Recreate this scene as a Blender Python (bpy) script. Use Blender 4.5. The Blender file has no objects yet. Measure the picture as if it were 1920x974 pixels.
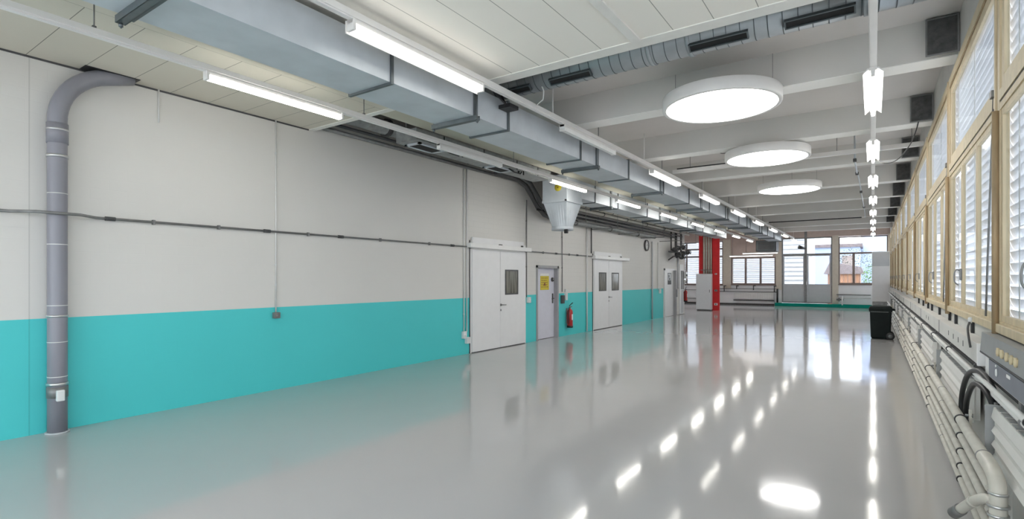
import bpy, bmesh, math, random
from mathutils import Vector, Matrix
random.seed(7)
SC = bpy.context.scene
COL = SC.collection
PI = math.pi
ORD = ['first', 'second', 'third', 'fourth', 'fifth', 'sixth', 'seventh', 'eighth', 'ninth', 'tenth',
       'eleventh', 'twelfth', 'thirteenth', 'fourteenth', 'fifteenth']

# ------------------------------------------------------------------ materials
def new_mat(name):
    m = bpy.data.materials.new(name); m.use_nodes = True
    nt = m.node_tree; nt.nodes.clear()
    out = nt.nodes.new('ShaderNodeOutputMaterial')
    return m, nt, out

def paint(name, col, rough=0.5, metal=0.0, var=0.04, scale=6.0, bump=0.0, bscale=60.0, coat=0.0, spec=0.5, stretch=None):
    """principled surface with a little procedural wear in colour and roughness"""
    m, nt, out = new_mat(name)
    p = nt.nodes.new('ShaderNodeBsdfPrincipled')
    tc = nt.nodes.new('ShaderNodeTexCoord')
    mp = nt.nodes.new('ShaderNodeMapping')
    if stretch: mp.inputs['Scale'].default_value = stretch
    nt.links.new(tc.outputs['Object'], mp.inputs['Vector'])
    n = nt.nodes.new('ShaderNodeTexNoise'); n.inputs['Scale'].default_value = scale; n.inputs['Detail'].default_value = 4
    nt.links.new(mp.outputs['Vector'], n.inputs['Vector'])
    r = nt.nodes.new('ShaderNodeValToRGB')
    r.color_ramp.elements[0].position = .3; r.color_ramp.elements[1].position = .7
    r.color_ramp.elements[0].color = tuple(max(0, c*(1-var)) for c in col)+(1,)
    r.color_ramp.elements[1].color = tuple(min(1, c*(1+var)) for c in col)+(1,)
    nt.links.new(n.outputs['Fac'], r.inputs['Fac'])
    nt.links.new(r.outputs['Color'], p.inputs['Base Color'])
    p.inputs['Roughness'].default_value = rough
    p.inputs['Metallic'].default_value = metal
    p.inputs['Coat Weight'].default_value = coat
    p.inputs['Specular IOR Level'].default_value = spec
    if bump:
        n2 = nt.nodes.new('ShaderNodeTexNoise'); n2.inputs['Scale'].default_value = bscale
        nt.links.new(mp.outputs['Vector'], n2.inputs['Vector'])
        b = nt.nodes.new('ShaderNodeBump'); b.inputs['Strength'].default_value = bump; b.inputs['Distance'].default_value = .01
        nt.links.new(n2.outputs['Fac'], b.inputs['Height']); nt.links.new(b.outputs['Normal'], p.inputs['Normal'])
    nt.links.new(p.outputs['BSDF'], out.inputs['Surface'])
    return m

def glow(name, col, strength):
    m, nt, out = new_mat(name)
    e = nt.nodes.new('ShaderNodeEmission'); e.inputs['Color'].default_value = col+(1,); e.inputs['Strength'].default_value = strength
    nt.links.new(e.outputs['Emission'], out.inputs['Surface'])
    return m

def glass(name, tint=(.95, .97, .98), gloss=.08):
    m, nt, out = new_mat(name)
    t = nt.nodes.new('ShaderNodeBsdfTransparent'); t.inputs['Color'].default_value = tint+(1,)
    g = nt.nodes.new('ShaderNodeBsdfGlossy'); g.inputs['Roughness'].default_value = .02
    lw = nt.nodes.new('ShaderNodeLayerWeight'); lw.inputs['Blend'].default_value = .25
    mx = nt.nodes.new('ShaderNodeMixShader')
    ml = nt.nodes.new('ShaderNodeMath'); ml.operation = 'MULTIPLY'; ml.inputs[1].default_value = .22
    nt.links.new(lw.outputs['Fresnel'], ml.inputs[0]); nt.links.new(ml.outputs[0], mx.inputs['Fac'])
    nt.links.new(t.outputs[0], mx.inputs[1]); nt.links.new(g.outputs[0], mx.inputs[2])
    nt.links.new(mx.outputs[0], out.inputs['Surface'])
    return m

def slat_mat(name, col, trans):
    m, nt, out = new_mat(name)
    d = nt.nodes.new('ShaderNodeBsdfDiffuse'); t = nt.nodes.new('ShaderNodeBsdfTranslucent')
    n = nt.nodes.new('ShaderNodeTexNoise'); n.inputs['Scale'].default_value = 3
    tc = nt.nodes.new('ShaderNodeTexCoord'); nt.links.new(tc.outputs['Object'], n.inputs['Vector'])
    r = nt.nodes.new('ShaderNodeValToRGB')
    r.color_ramp.elements[0].color = tuple(c*.95 for c in col)+(1,); r.color_ramp.elements[1].color = col+(1,)
    nt.links.new(n.outputs['Fac'], r.inputs['Fac'])
    nt.links.new(r.outputs['Color'], d.inputs['Color']); nt.links.new(r.outputs['Color'], t.inputs['Color'])
    mx = nt.nodes.new('ShaderNodeMixShader'); mx.inputs['Fac'].default_value = trans
    nt.links.new(d.outputs[0], mx.inputs[1]); nt.links.new(t.outputs[0], mx.inputs[2])
    nt.links.new(mx.outputs[0], out.inputs['Surface'])
    return m

def math_node(nt, op, a, b=None):
    n = nt.nodes.new('ShaderNodeMath'); n.operation = op
    for i, v in enumerate((a, b)):
        if v is None: continue
        if isinstance(v, (int, float)): n.inputs[i].default_value = v
        else: nt.links.new(v, n.inputs[i])
    return n.outputs[0]

def wall_paint():
    """white painted blockwork with the turquoise dado up to 1.26 m (turquoise stops past the last door)"""
    m, nt, out = new_mat('painted_blockwork')
    p = nt.nodes.new('ShaderNodeBsdfPrincipled'); p.inputs['Roughness'].default_value = .55
    g = nt.nodes.new('ShaderNodeNewGeometry'); s = nt.nodes.new('ShaderNodeSeparateXYZ')
    nt.links.new(g.outputs['Position'], s.inputs[0])
    lo = math_node(nt, 'LESS_THAN', s.outputs['Z'], 1.257)
    near = math_node(nt, 'LESS_THAN', s.outputs['Y'], 22.5)
    fac = math_node(nt, 'MULTIPLY', lo, near)
    c = nt.nodes.new('ShaderNodeCombineXYZ')
    nt.links.new(s.outputs['Y'], c.inputs['X']); nt.links.new(s.outputs['Z'], c.inputs['Y'])
    br = nt.nodes.new('ShaderNodeTexBrick'); br.inputs['Scale'].default_value = 1
    br.inputs['Brick Width'].default_value = .375; br.inputs['Row Height'].default_value = .125
    br.inputs['Mortar Size'].default_value = .007; br.inputs['Mortar Smooth'].default_value = .6
    br.inputs['Color1'].default_value = (.69, .675, .645, 1); br.inputs['Color2'].default_value = (.69, .675, .645, 1)
    br.inputs['Mortar'].default_value = (.53, .52, .50, 1)
    nt.links.new(c.outputs[0], br.inputs['Vector'])
    far = math_node(nt, 'GREATER_THAN', s.outputs['Y'], 9.0)
    mxw = nt.nodes.new('ShaderNodeMixRGB'); mxw.inputs[1].default_value = (.69, .675, .645, 1)
    nt.links.new(math_node(nt, 'MULTIPLY', far, .24), mxw.inputs[0]); nt.links.new(br.outputs['Color'], mxw.inputs[2])
    n = nt.nodes.new('ShaderNodeTexNoise'); n.inputs['Scale'].default_value = .9; n.inputs['Detail'].default_value = 5
    nt.links.new(g.outputs['Position'], n.inputs['Vector'])
    r = nt.nodes.new('ShaderNodeValToRGB')
    r.color_ramp.elements[0].color = (.96, .96, .96, 1); r.color_ramp.elements[1].color = (1.03, 1.03, 1.03, 1)
    nt.links.new(n.outputs['Fac'], r.inputs['Fac'])
    mx = nt.nodes.new('ShaderNodeMixRGB'); mx.inputs[2].default_value = TEAL+(1,)
    nt.links.new(fac, mx.inputs[0]); nt.links.new(mxw.outputs[0], mx.inputs[1])
    mu = nt.nodes.new('ShaderNodeMixRGB'); mu.blend_type = 'MULTIPLY'; mu.inputs[0].default_value = 1
    nt.links.new(mx.outputs[0], mu.inputs[1]); nt.links.new(r.outputs[0], mu.inputs[2])
    # cover strip of a wall panel joint near the big drain pipe
    j = math_node(nt, 'LESS_THAN', math_node(nt, 'ABSOLUTE', math_node(nt, 'SUBTRACT', s.outputs['Y'], 1.72)), .006)
    mj = nt.nodes.new('ShaderNodeMixRGB'); mj.blend_type = 'MULTIPLY'; mj.inputs[2].default_value = (.82, .82, .82, 1)
    nt.links.new(j, mj.inputs[0]); nt.links.new(mu.outputs[0], mj.inputs[1])
    nt.links.new(mj.outputs[0], p.inputs['Base Color'])
    b = nt.nodes.new('ShaderNodeBump'); b.inputs['Strength'].default_value = .08; b.inputs['Distance'].default_value = .006; b.invert = True
    nt.links.new(br.outputs['Fac'], b.inputs['Height']); nt.links.new(b.outputs['Normal'], p.inputs['Normal'])
    nt.links.new(p.outputs[0], out.inputs['Surface'])
    return m

def floor_mat():
    m, nt, out = new_mat('grey_epoxy_floor')
    p = nt.nodes.new('ShaderNodeBsdfPrincipled')
    g = nt.nodes.new('ShaderNodeNewGeometry')
    n = nt.nodes.new('ShaderNodeTexNoise'); n.inputs['Scale'].default_value = .5; n.inputs['Detail'].default_value = 6
    nt.links.new(g.outputs['Position'], n.inputs['Vector'])
    r = nt.nodes.new('ShaderNodeValToRGB')
    r.color_ramp.elements[0].color = tuple(c*.94 for c in FLOORC)+(1,); r.color_ramp.elements[1].color = tuple(c*1.05 for c in FLOORC)+(1,)
    nt.links.new(n.outputs['Fac'], r.inputs['Fac']); nt.links.new(r.outputs[0], p.inputs['Base Color'])
    n2 = nt.nodes.new('ShaderNodeTexNoise'); n2.inputs['Scale'].default_value = 1.7; n2.inputs['Detail'].default_value = 8
    nt.links.new(g.outputs['Position'], n2.inputs['Vector'])
    rr = nt.nodes.new('ShaderNodeMapRange'); rr.inputs['To Min'].default_value = .045; rr.inputs['To Max'].default_value = .12
    nt.links.new(n2.outputs['Fac'], rr.inputs['Value']); nt.links.new(rr.outputs[0], p.inputs['Roughness'])
    p.inputs['IOR'].default_value = 1.5
    n3 = nt.nodes.new('ShaderNodeTexNoise'); n3.inputs['Scale'].default_value = 2.2; n3.inputs['Detail'].default_value = 2
    nt.links.new(g.outputs['Position'], n3.inputs['Vector'])
    b = nt.nodes.new('ShaderNodeBump'); b.inputs['Strength'].default_value = .05; b.inputs['Distance'].default_value = .02
    nt.links.new(n3.outputs['Fac'], b.inputs['Height']); nt.links.new(b.outputs['Normal'], p.inputs['Normal'])
    nt.links.new(p.outputs[0], out.inputs['Surface'])
    return m

def grid_mat(name, col, line, px, py, ox, oy, w, dots=False, rough=.7):
    """ceiling board with thin joints every px, py metres (0 = none)"""
    m, nt, out = new_mat(name)
    p = nt.nodes.new('ShaderNodeBsdfPrincipled'); p.inputs['Roughness'].default_value = rough
    g = nt.nodes.new('ShaderNodeNewGeometry'); s = nt.nodes.new('ShaderNodeSeparateXYZ')
    nt.links.new(g.outputs['Position'], s.inputs[0])
    fac = None
    for ax, per, off in (('X', px, ox), ('Y', py, oy)):
        if not per: continue
        v = math_node(nt, 'FRACT', math_node(nt, 'DIVIDE', math_node(nt, 'SUBTRACT', s.outputs[ax], off-per*50-w/2), per))
        f = math_node(nt, 'LESS_THAN', v, w/per)
        fac = f if fac is None else math_node(nt, 'MAXIMUM', fac, f)
    n = nt.nodes.new('ShaderNodeTexNoise'); n.inputs['Scale'].default_value = .8; n.inputs['Detail'].default_value = 5
    nt.links.new(g.outputs['Position'], n.inputs['Vector'])
    r = nt.nodes.new('ShaderNodeValToRGB')
    r.color_ramp.elements[0].color = tuple(c*.95 for c in col)+(1,); r.color_ramp.elements[1].color = tuple(min(1, c*1.04) for c in col)+(1,)
    nt.links.new(n.outputs['Fac'], r.inputs['Fac'])
    src = r.outputs[0]
    if dots:
        vo = nt.nodes.new('ShaderNodeTexVoronoi'); vo.inputs['Scale'].default_value = 45; vo.inputs['Randomness'].default_value = 0
        nt.links.new(g.outputs['Position'], vo.inputs['Vector'])
        d = math_node(nt, 'LESS_THAN', vo.outputs['Distance'], .22)
        md = nt.nodes.new('ShaderNodeMixRGB'); md.blend_type = 'MULTIPLY'; md.inputs[2].default_value = (.86, .86, .86, 1)
        nt.links.new(d, md.inputs[0]); nt.links.new(src, md.inputs[1]); src = md.outputs[0]
    mx = nt.nodes.new('ShaderNodeMixRGB'); mx.inputs[2].default_value = line+(1,)
    nt.links.new(fac, mx.inputs[0]); nt.links.new(src, mx.inputs[1])
    nt.links.new(mx.outputs[0], p.inputs['Base Color'])
    nt.links.new(p.outputs[0], out.inputs['Surface'])
    return m

TEAL = (.073, .60, .61)
FLOORC = (.45, .447, .445)
M = {}
M['wall'] = wall_paint()
M['floor'] = floor_mat()
M['white_wall'] = paint('white_wall', (.90, .90, .915), .6, var=.03, scale=1.5)
M['tile'] = grid_mat('ceiling_tiles', (.66, .62, .53), (.2, .19, .16), 0, .47, 0, 1.69, .007)
M['tile_plain'] = grid_mat('ceiling_boards', (.66, .62, .53), (.2, .19, .16), 1.9, 0, -3.855, 0, .008)
M['panel'] = grid_mat('perforated_ceiling_panels', (.90, .87, .80), (.36, .35, .31), .386, 0, -3.555, 0, .008, dots=True)
M['trim'] = paint('cream_trim', (.80, .79, .75), .5)
M['concrete'] = paint('painted_concrete_ceiling', (.68, .645, .62), .8, var=.06, scale=.7, bump=.15, bscale=30)
M['beam'] = paint('painted_concrete_beam', (.62, .60, .57), .75, var=.05, scale=.8, bump=.15, bscale=30)
M['soffit'] = paint('pale_soffit', (.92, .91, .88), .7, var=.05, scale=1)
M['wall_grime'] = paint('greyish_sill_wall', (.60, .595, .57), .6, var=.08, scale=2)
M['beige_beam'] = paint('beige_concrete', (.55, .53, .44), .75, var=.06, scale=1.2)
M['galv'] = paint('galvanised_steel', (.57, .61, .65), .5, .25, var=.07, scale=3)
M['galv_dark'] = paint('galvanised_flange', (.13, .15, .16), .45, .6, var=.15)
M['galv_rough'] = paint('dusty_galvanised', (.30, .31, .31), .55, .5, var=.2, scale=9)
M['spiral'] = paint('spiral_duct_steel', (.40, .43, .45), .4, .6, var=.1, scale=4)
M['dark'] = paint('dark_void', (.012, .012, .012), .8)
M['black'] = paint('black_rubber', (.012, .012, .013), .45, var=.2)
M['darkgrey'] = paint('dark_grey', (.07, .07, .072), .6, var=.15)
M['insul'] = paint('grey_insulation', (.085, .085, .085), .85, var=.35, scale=14, bump=.4, bscale=40)
M['pipe_grey'] = paint('grey_plastic_pipe', (.25, .25, .285), .42, var=.06, scale=8, stretch=(1, 1, .2))
M['steel'] = paint('bright_steel', (.62, .62, .62), .3, .85, var=.06)
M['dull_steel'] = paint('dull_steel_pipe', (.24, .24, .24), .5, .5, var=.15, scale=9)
M['white_metal'] = paint('white_enamel', (.83, .83, .82), .35, var=.02)
M['door_white'] = paint('door_white', (.80, .80, .805), .4, var=.015)
M['door_grey'] = paint('door_grey', (.66, .66, .74), .42, var=.03)
M['door_frame_grey'] = paint('door_frame_grey', (.36, .36, .37), .45, var=.05)
M['lamp_white'] = paint('lamp_housing_white', (.82, .80, .78), .35, var=.02)
M['tube'] = glow('lit_tube', (1.0, .97, .90), 13.0)
M['bar_lamp'] = glow('lit_bar', (1.0, .97, .94), 3.5)
M['tube_soft'] = glow('lit_soft_tube', (1.0, .97, .90), 4.4)
M['disc'] = glow('lit_diffuser', (1.0, .985, .96), 7.0)
M['off_tube'] = paint('unlit_tube', (.82, .82, .80), .25)
M['wood'] = paint('cream_painted_wood', (.60, .50, .335), .55, var=.10, scale=5, stretch=(3, 3, .5))
M['wood_dark'] = paint('worn_wood_edge', (.36, .26, .15), .6, var=.2, scale=6, stretch=(3, 3, .4))
M['brown'] = paint('brown_painted_frame', (.24, .19, .17), .55, var=.08)
M['taupe'] = paint('taupe_panel', (.56, .45, .40), .6, var=.05)
M['beige_post'] = paint('beige_post', (.66, .60, .51), .55, var=.05)
M['glass'] = glass('window_glass')
M['door_glass'] = paint('wired_door_glass', (.17, .165, .14), .12, var=.5, scale=2.5, stretch=(1, 6, .6))
M['slat'] = slat_mat('aluminium_blind_slat', (.88, .88, .90), .34)
M['shutter'] = slat_mat('white_shutter_slat', (.94, .94, .96), .62)
M['yellow'] = paint('yellow_plate', (.62, .50, .03), .45, var=.05)
M['sign_red'] = paint('sign_marks', (.20, .06, .02), .5)
M['red'] = paint('fire_red', (.42, .012, .012), .3, var=.12, coat=.4)
M['col_red'] = paint('red_column_paint', (.68, .016, .02), .5, var=.08)
M['cab_pale'] = paint('pale_grey_cabinet', (.80, .82, .84), .4, var=.02)
M['cab_grey'] = paint('light_grey_cabinet', (.52, .54, .56), .4, var=.03)
M['slate'] = paint('slate_blue_panel', (.13, .145, .18), .4, var=.08)
M['panel_grey'] = paint('grey_control_panel', (.30, .31, .31), .45, var=.06)
M['ivory'] = paint('ivory_ceramic', (.62, .52, .33), .35, var=.12, scale=20)
M['pipe_cream'] = paint('cream_pipe_paint', (.60, .575, .51), .4, var=.08, scale=10)
M['radiator'] = paint('radiator_enamel', (.70, .69, .66), .4, var=.03)
M['bin'] = paint('dark_green_plastic', (.004, .008, .0075), .6, var=.2, scale=8, spec=.2)
M['wheel_grey'] = paint('grey_wheel_hub', (.16, .17, .17), .5)
M['teal_step'] = paint('green_step_paint', (.004, .27, .205), .8, spec=.12, var=.06)
M['conduit_white'] = paint('white_conduit', (.70, .70, .69), .45)
M['box_white'] = paint('white_plastic_box', (.72, .73, .73), .4)
M['clock_face'] = paint('clock_face', (.70, .70, .70), .4)
M['facade'] = paint('white_cladding_wall', (.42, .42, .44), .8, var=.03)
M['facade_blue'] = paint('pale_blue_render', (.32, .37, .50), .8, var=.03)
M['brick'] = paint('orange_shed_boards', (.30, .15, .085), .8, var=.2, scale=3, stretch=(6, 6, .5))
M['roof_dark'] = paint('shed_roof', (.15, .12, .12), .8, var=.2)
M['leaf'] = paint('shrub_leaf', (.11, .20, .06), .7, var=.4, scale=5)
M['leaf_dark'] = paint('dark_shrub_leaf', (.09, .10, .085), .8, var=.5, scale=5)
M['paving'] = paint('outdoor_paving', (.42, .42, .41), .85, var=.1, scale=1)

# ------------------------------------------------------------------ mesh builder
class MB:
    def __init__(self): self.bm = bmesh.new()
    def quad(self, *pts, smooth=False):
        f = self.bm.faces.new([self.bm.verts.new(p) for p in pts]); f.smooth = smooth; return self
    def hexa(self, p):
        v = [self.bm.verts.new(q) for q in p]
        for i in ((0, 3, 2, 1), (4, 5, 6, 7), (0, 1, 5, 4), (1, 2, 6, 5), (2, 3, 7, 6), (3, 0, 4, 7)):
            self.bm.faces.new([v[k] for k in i])
        return self
    def box(self, x0, x1, y0, y1, z0, z1, bev=0.0):
        if x0 > x1: x0, x1 = x1, x0
        if y0 > y1: y0, y1 = y1, y0
        if z0 > z1: z0, z1 = z1, z0
        p = [(x0, y0, z0), (x1, y0, z0), (x1, y1, z0), (x0, y1, z0), (x0, y0, z1), (x1, y0, z1), (x1, y1, z1), (x0, y1, z1)]
        if not bev: return self.hexa(p)
        t = bmesh.new(); v = [t.verts.new(q) for q in p]
        for i in ((0, 3, 2, 1), (4, 5, 6, 7), (0, 1, 5, 4), (1, 2, 6, 5), (2, 3, 7, 6), (3, 0, 4, 7)):
            t.faces.new([v[k] for k in i])
        bmesh.ops.bevel(t, geom=list(t.edges), offset=bev, segments=2, affect='EDGES', profile=.5)
        self.merge(t); return self
    def merge(self, t):
        me = bpy.data.meshes.new('t'); t.to_mesh(me); t.free(); self.bm.from_mesh(me); bpy.data.meshes.remove(me)
    def tube(self, pts, r, seg=12, cap=True):
        pts = [Vector(p) for p in pts]; n = len(pts)
        rs = r if isinstance(r, (list, tuple)) else [r]*n
        tang = []
        for i in range(n):
            a = pts[max(0, i-1)]; b = pts[min(n-1, i+1)]
            t = Vector((0, 0, 0))
            if i > 0: t += (pts[i]-pts[i-1]).normalized()
            if i < n-1: t += (pts[i+1]-pts[i]).normalized()
            tang.append(t.normalized() if t.length > 1e-6 else (b-a).normalized())
        up = Vector((0, 0, 1)) if abs(tang[0].z) < .9 else Vector((1, 0, 0))
        nrm = tang[0].cross(up).normalized(); rings = []
        for i in range(n):
            if i: nrm = (nrm - tang[i]*nrm.dot(tang[i])).normalized()
            bi = tang[i].cross(nrm)
            k = 1.0
            if 0 < i < n-1:
                cs = (pts[i]-pts[i-1]).normalized().dot((pts[i+1]-pts[i]).normalized())
                k = 1/max(.5, math.sqrt(max(.01, (1+cs)/2)))
            rings.append([self.bm.verts.new(pts[i]+(nrm*math.cos(2*PI*j/seg)+bi*math.sin(2*PI*j/seg))*rs[i]*(1 if k < 1.01 else min(k, 1.4))) for j in range(seg)])
        for i in range(n-1):
            for j in range(seg):
                f = self.bm.faces.new((rings[i][j], rings[i][(j+1) % seg], rings[i+1][(j+1) % seg], rings[i+1][j])); f.smooth = True
        if cap:
            self.bm.faces.new(rings[0][::-1]); self.bm.faces.new(rings[-1])
        return self
    def cyl(self, a, b, r, seg=14): return self.tube([a, b], r, seg)
    def cone(self, a, b, r0, r1, seg=16): return self.tube([a, b], [r0, r1], seg)
    def ring(self, c, axis, ro, ri, w, seg=24):
        """flat annulus of width w along axis"""
        c = Vector(c); ax = Vector(axis).normalized()
        u = ax.cross(Vector((0, 0, 1)) if abs(ax.z) < .9 else Vector((1, 0, 0))).normalized(); v = ax.cross(u)
        L = []
        for (rad, off) in ((ro, -w/2), (ro, w/2), (ri, w/2), (ri, -w/2)):
            L.append([self.bm.verts.new(c+ax*off+(u*math.cos(2*PI*j/seg)+v*math.sin(2*PI*j/seg))*rad) for j in range(seg)])
        for k in range(4):
            for j in range(seg):
                f = self.bm.faces.new((L[k][j], L[k][(j+1) % seg], L[(k+1) % 4][(j+1) % seg], L[(k+1) % 4][j]))
                f.smooth = k in (0, 2)
        return self
    def lathe(self, prof, c=(0, 0, 0), seg=24, axis='Z'):
        c = Vector(c); R = []
        for (r, h) in prof:
            row = []
            for j in range(seg):
                a = 2*PI*j/seg; q = (r*math.cos(a), r*math.sin(a))
                p = {'Z': (q[0], q[1], h), 'Y': (q[0], h, q[1]), 'X': (h, q[0], q[1])}[axis]
                row.append(self.bm.verts.new(c+Vector(p)))
            R.append(row)
        for i in range(len(R)-1):
            for j in range(seg):
                f = self.bm.faces.new((R[i][j], R[i][(j+1) % seg], R[i+1][(j+1) % seg], R[i+1][j])); f.smooth = True
        return self
    def prism(self, prof, axis, lo, hi):
        """polygon prof (two coords in the order of the remaining axes) swept along axis"""
        def P(a, b, t): return {'X': (t, a, b), 'Y': (a, t, b), 'Z': (a, b, t)}[axis]
        A = [self.bm.verts.new(P(a, b, lo)) for a, b in prof]; B = [self.bm.verts.new(P(a, b, hi)) for a, b in prof]
        n = len(prof)
        for i in range(n): self.bm.faces.new((A[i], A[(i+1) % n], B[(i+1) % n], B[i]))
        self.bm.faces.new(A[::-1]); self.bm.faces.new(B)
        return self
    def loft(self, rings, cap=True, smooth=False):
        L = [[self.bm.verts.new(p) for p in r] for r in rings]; n = len(L[0])
        for i in range(len(L)-1):
            for j in range(n):
                f = self.bm.faces.new((L[i][j], L[i][(j+1) % n], L[i+1][(j+1) % n], L[i+1][j])); f.smooth = smooth
        if cap: self.bm.faces.new(L[0][::-1]); self.bm.faces.new(L[-1])
        return self
    def frame(self, axis, c0, c1, a0, a1, b0, b1, w):
        """rectangular ring of four bars: plane normal axis X or Y, spans a (Y or X) and z"""
        def bx(a_0, a_1, b_0, b_1):
            if axis == 'X': self.box(c0, c1, a_0, a_1, b_0, b_1)
            else: self.box(a_0, a_1, c0, c1, b_0, b_1)
        bx(a0, a0+w, b0, b1); bx(a1-w, a1, b0, b1); bx(a0+w, a1-w, b0, b0+w); bx(a0+w, a1-w, b1-w, b1)
        return self

WL = {}
def finish(name, mb, m, parent=None, at=None):
    bm = mb.bm
    bmesh.ops.recalc_face_normals(bm, faces=list(bm.faces))
    me = bpy.data.meshes.new(name); bm.to_mesh(me); bm.free()
    me.materials.append(m)
    o = bpy.data.objects.new(name, me); COL.objects.link(o)
    if at is None:
        if parent is not None: at = WL[parent.name]
        else:
            xs = [v.co for v in me.vertices]
            at = Vector(((min(v.x for v in xs)+max(v.x for v in xs))/2, (min(v.y for v in xs)+max(v.y for v in xs))/2, min(v.z for v in xs)))
    at = Vector(at)
    me.transform(Matrix.Translation(-at)); WL[o.name] = at
    if parent is not None:
        o.parent = parent; o.location = at-WL[parent.name]
    else: o.location = at
    return o

def tag(o, label=None, cat=None, group=None, kind=None):
    if label: o['label'] = label
    if cat: o['category'] = cat
    if group: o['group'] = group
    if kind: o['kind'] = kind
    return o

def thing(name, label, cat, loc, group=None, kind=None):
    o = bpy.data.objects.new(name, None); COL.objects.link(o); o.location = loc; WL[o.name] = Vector(loc)
    o.empty_display_size = .1
    return tag(o, label, cat, group, kind)
def part(name, mb, m, parent, label=None):
    o = finish(name, mb, m, parent)
    if label: o['label'] = label
    return o
def single(name, mb, m, label, cat, group=None): return tag(finish(name, mb, m), label, cat, group)
def struct(name, mb, m, parent=None):
    o = finish(name, mb, m, parent)
    if parent is None: o['kind'] = 'structure'
    return o
def struct_root(name, loc=(0, 0, 0)): return thing(name, None, None, loc, kind='structure')

def dup(root, d, label=None, group=None):
    r = root.copy(); COL.objects.link(r); r.location = root.location+Vector(d); WL[r.name] = WL[root.name]+Vector(d)
    if label: r['label'] = label
    if group: r['group'] = group
    for ch in list(root.children):
        c = ch.copy(); COL.objects.link(c); c.parent = r
        for g in list(ch.children):
            k = g.copy(); COL.objects.link(k); k.parent = c
    return r
def smooth(pts, n=6):
    P = [Vector(p) for p in pts]; P = [P[0]*2-P[1]]+P+[P[-1]*2-P[-2]]; out = []
    for i in range(1, len(P)-2):
        for k in range(n):
            t = k/n; a, b, c, d = P[i-1:i+3]
            out.append(.5*((2*b)+(c-a)*t+(2*a-5*b+4*c-d)*t*t+(3*b-a-3*c+d)*t**3))
    return out+[P[-2]]
def arc(c, r, a0, a1, n, plane='YZ', other=0.0):
    out = []
    for i in range(n+1):
        a = math.radians(a0+(a1-a0)*i/n); p, q = c[0]+r*math.cos(a), c[1]+r*math.sin(a)
        out.append({'YZ': (other, p, q), 'XZ': (p, other, q), 'XY': (p, q, other)}[plane])
    return out
SKY, EXPO = 3.8, 0.9
# ------------------------------------------------------------------ shell of the hall
XL, XR, YB, YF, ZS, ZC = -7.5, .78, -5.0, 36.0, 4.2, 4.6
YE = 25.6                       # the long wall ends here, the hall widens behind it
b = MB(); b.box(-13, 1.2, YB-.2, YF+.2, -.12, 0); struct('floor', b, M['floor'])
b = MB(); b.box(-5.95, 1.2, YB-.2, YF+.2, ZC, ZC+.15); b.box(-13, -5.9, YB-.2, YF+.2, 5.15, 5.3); struct('ceiling', b, M['concrete'])
# painted long wall with a doorway for the grey door
b = MB(); b.box(XL-.3, XL, YB, 12.11, 0, 5.15); b.box(XL-.3, XL, 13.22, YE, 0, 5.15); b.box(XL-.3, XL, 12.11, 13.22, 2.0, 5.15)
b.box(XL-.34, XL-.3, 12.0, 13.3, 0, 2.1)
struct('wall_left', b, M['wall'])
b = MB(); b.box(-13, 1.2, YB-.2, YB, 0, .9); b.box(-13, 1.2, YB-.2, YB, 3.9, 5.15)
for k in range(8): b.box(-8.0+k*1.26, -7.8+k*1.26, YB-.2, YB, .9, 3.9)  # openings out of view, added to let in fill light from behind
b.box(-13, -7.8, YB-.2, YB, .9, 3.9)
struct('wall_back', b, M['white_wall'])
b = MB(); b.box(-13.2, -13, YE-.3, YF, 0, 5.15); b.box(-13, XL-.3, YE-.3, YE, 0, 5.15); struct('wall_far_left', b, M['white_wall'])
b = MB(); b.box(XR, XR+.16, YB, YF, 0, 1.3); b.box(XR, XR+.16, YB, YF, 4.09, ZC); b.box(XR, XR+.16, YB, -3.9, 1.3, 4.09)
struct('wall_right', b, M['wall_grime'])
# low ceilings in front
b = MB(); b.box(XL, -5.755, YB, 5.12, 4.1, 4.14); struct('ceiling_tiles', b, M['tile'])
b = MB(); b.box(-5.755, -4.3, YB, 5.12, 4.1, 4.14); struct('ceiling_boards', b, M['tile_plain'])
b = MB(); b.box(-4.3, XR, YB, 5.17, 4.15, 4.19); struct('ceiling_panels', b, M['panel'])
b = MB(); b.box(-4.3, XR, 5.17, 5.35, 4.14, 4.21); b.box(-4.3, XR, 5.31, 5.35, 4.21, 4.33)
struct('trim_1', b, M['trim'])
b = MB(); b.box(-2.05, -1.955, YB, 5.17, 4.125, 4.149); struct('trim_2', b, M['trim'])
b = MB(); b.box(XL, -5.55, 5.12, 5.22, 4.09, 4.15); struct('trim_3', b, M['trim'])
b = MB(); b.box(-5.9, XR, 5.0, 5.05, 4.2, ZC); b.box(XL, -5.9, 5.0, 5.05, 4.16, 5.15); struct('trim_4', b, M['white_wall'])
b = MB(); b.box(XL, XL+.012, YB, 5.12, 4.08, 4.1); struct('trim_5', b, M['darkgrey'])
# ribs of the slab
RIBS = [7.80+3.0*k for k in range(0, 9)]
for y in RIBS:
    b = MB(); b.prism([(y-.30, ZC), (y+.30, ZC), (y+.165, ZS), (y-.165, ZS)], 'X', -5.36, XR)
    o = struct('ceiling_beam', b, M['beam'])
    b = MB(); b.box(-5.36, XR, y-.16, y+.16, ZS-.008, ZS); struct('soffit', b, M['soffit'], o)  # strip under the rib, paler than its faces
b = MB(); b.box(-5.95, -5.36, 5.24, YF, 4.1, 5.15); struct('ceiling_beam_long', b, M['beige_beam'])
b = MB(); b.prism([(-6.6, 5.15), (-5.95, 5.15), (-5.95, 4.1), (-6.15, 4.32)], 'Y', 5.24, 5.95); struct('ceiling_haunch', b, M['beige_beam'])

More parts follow.
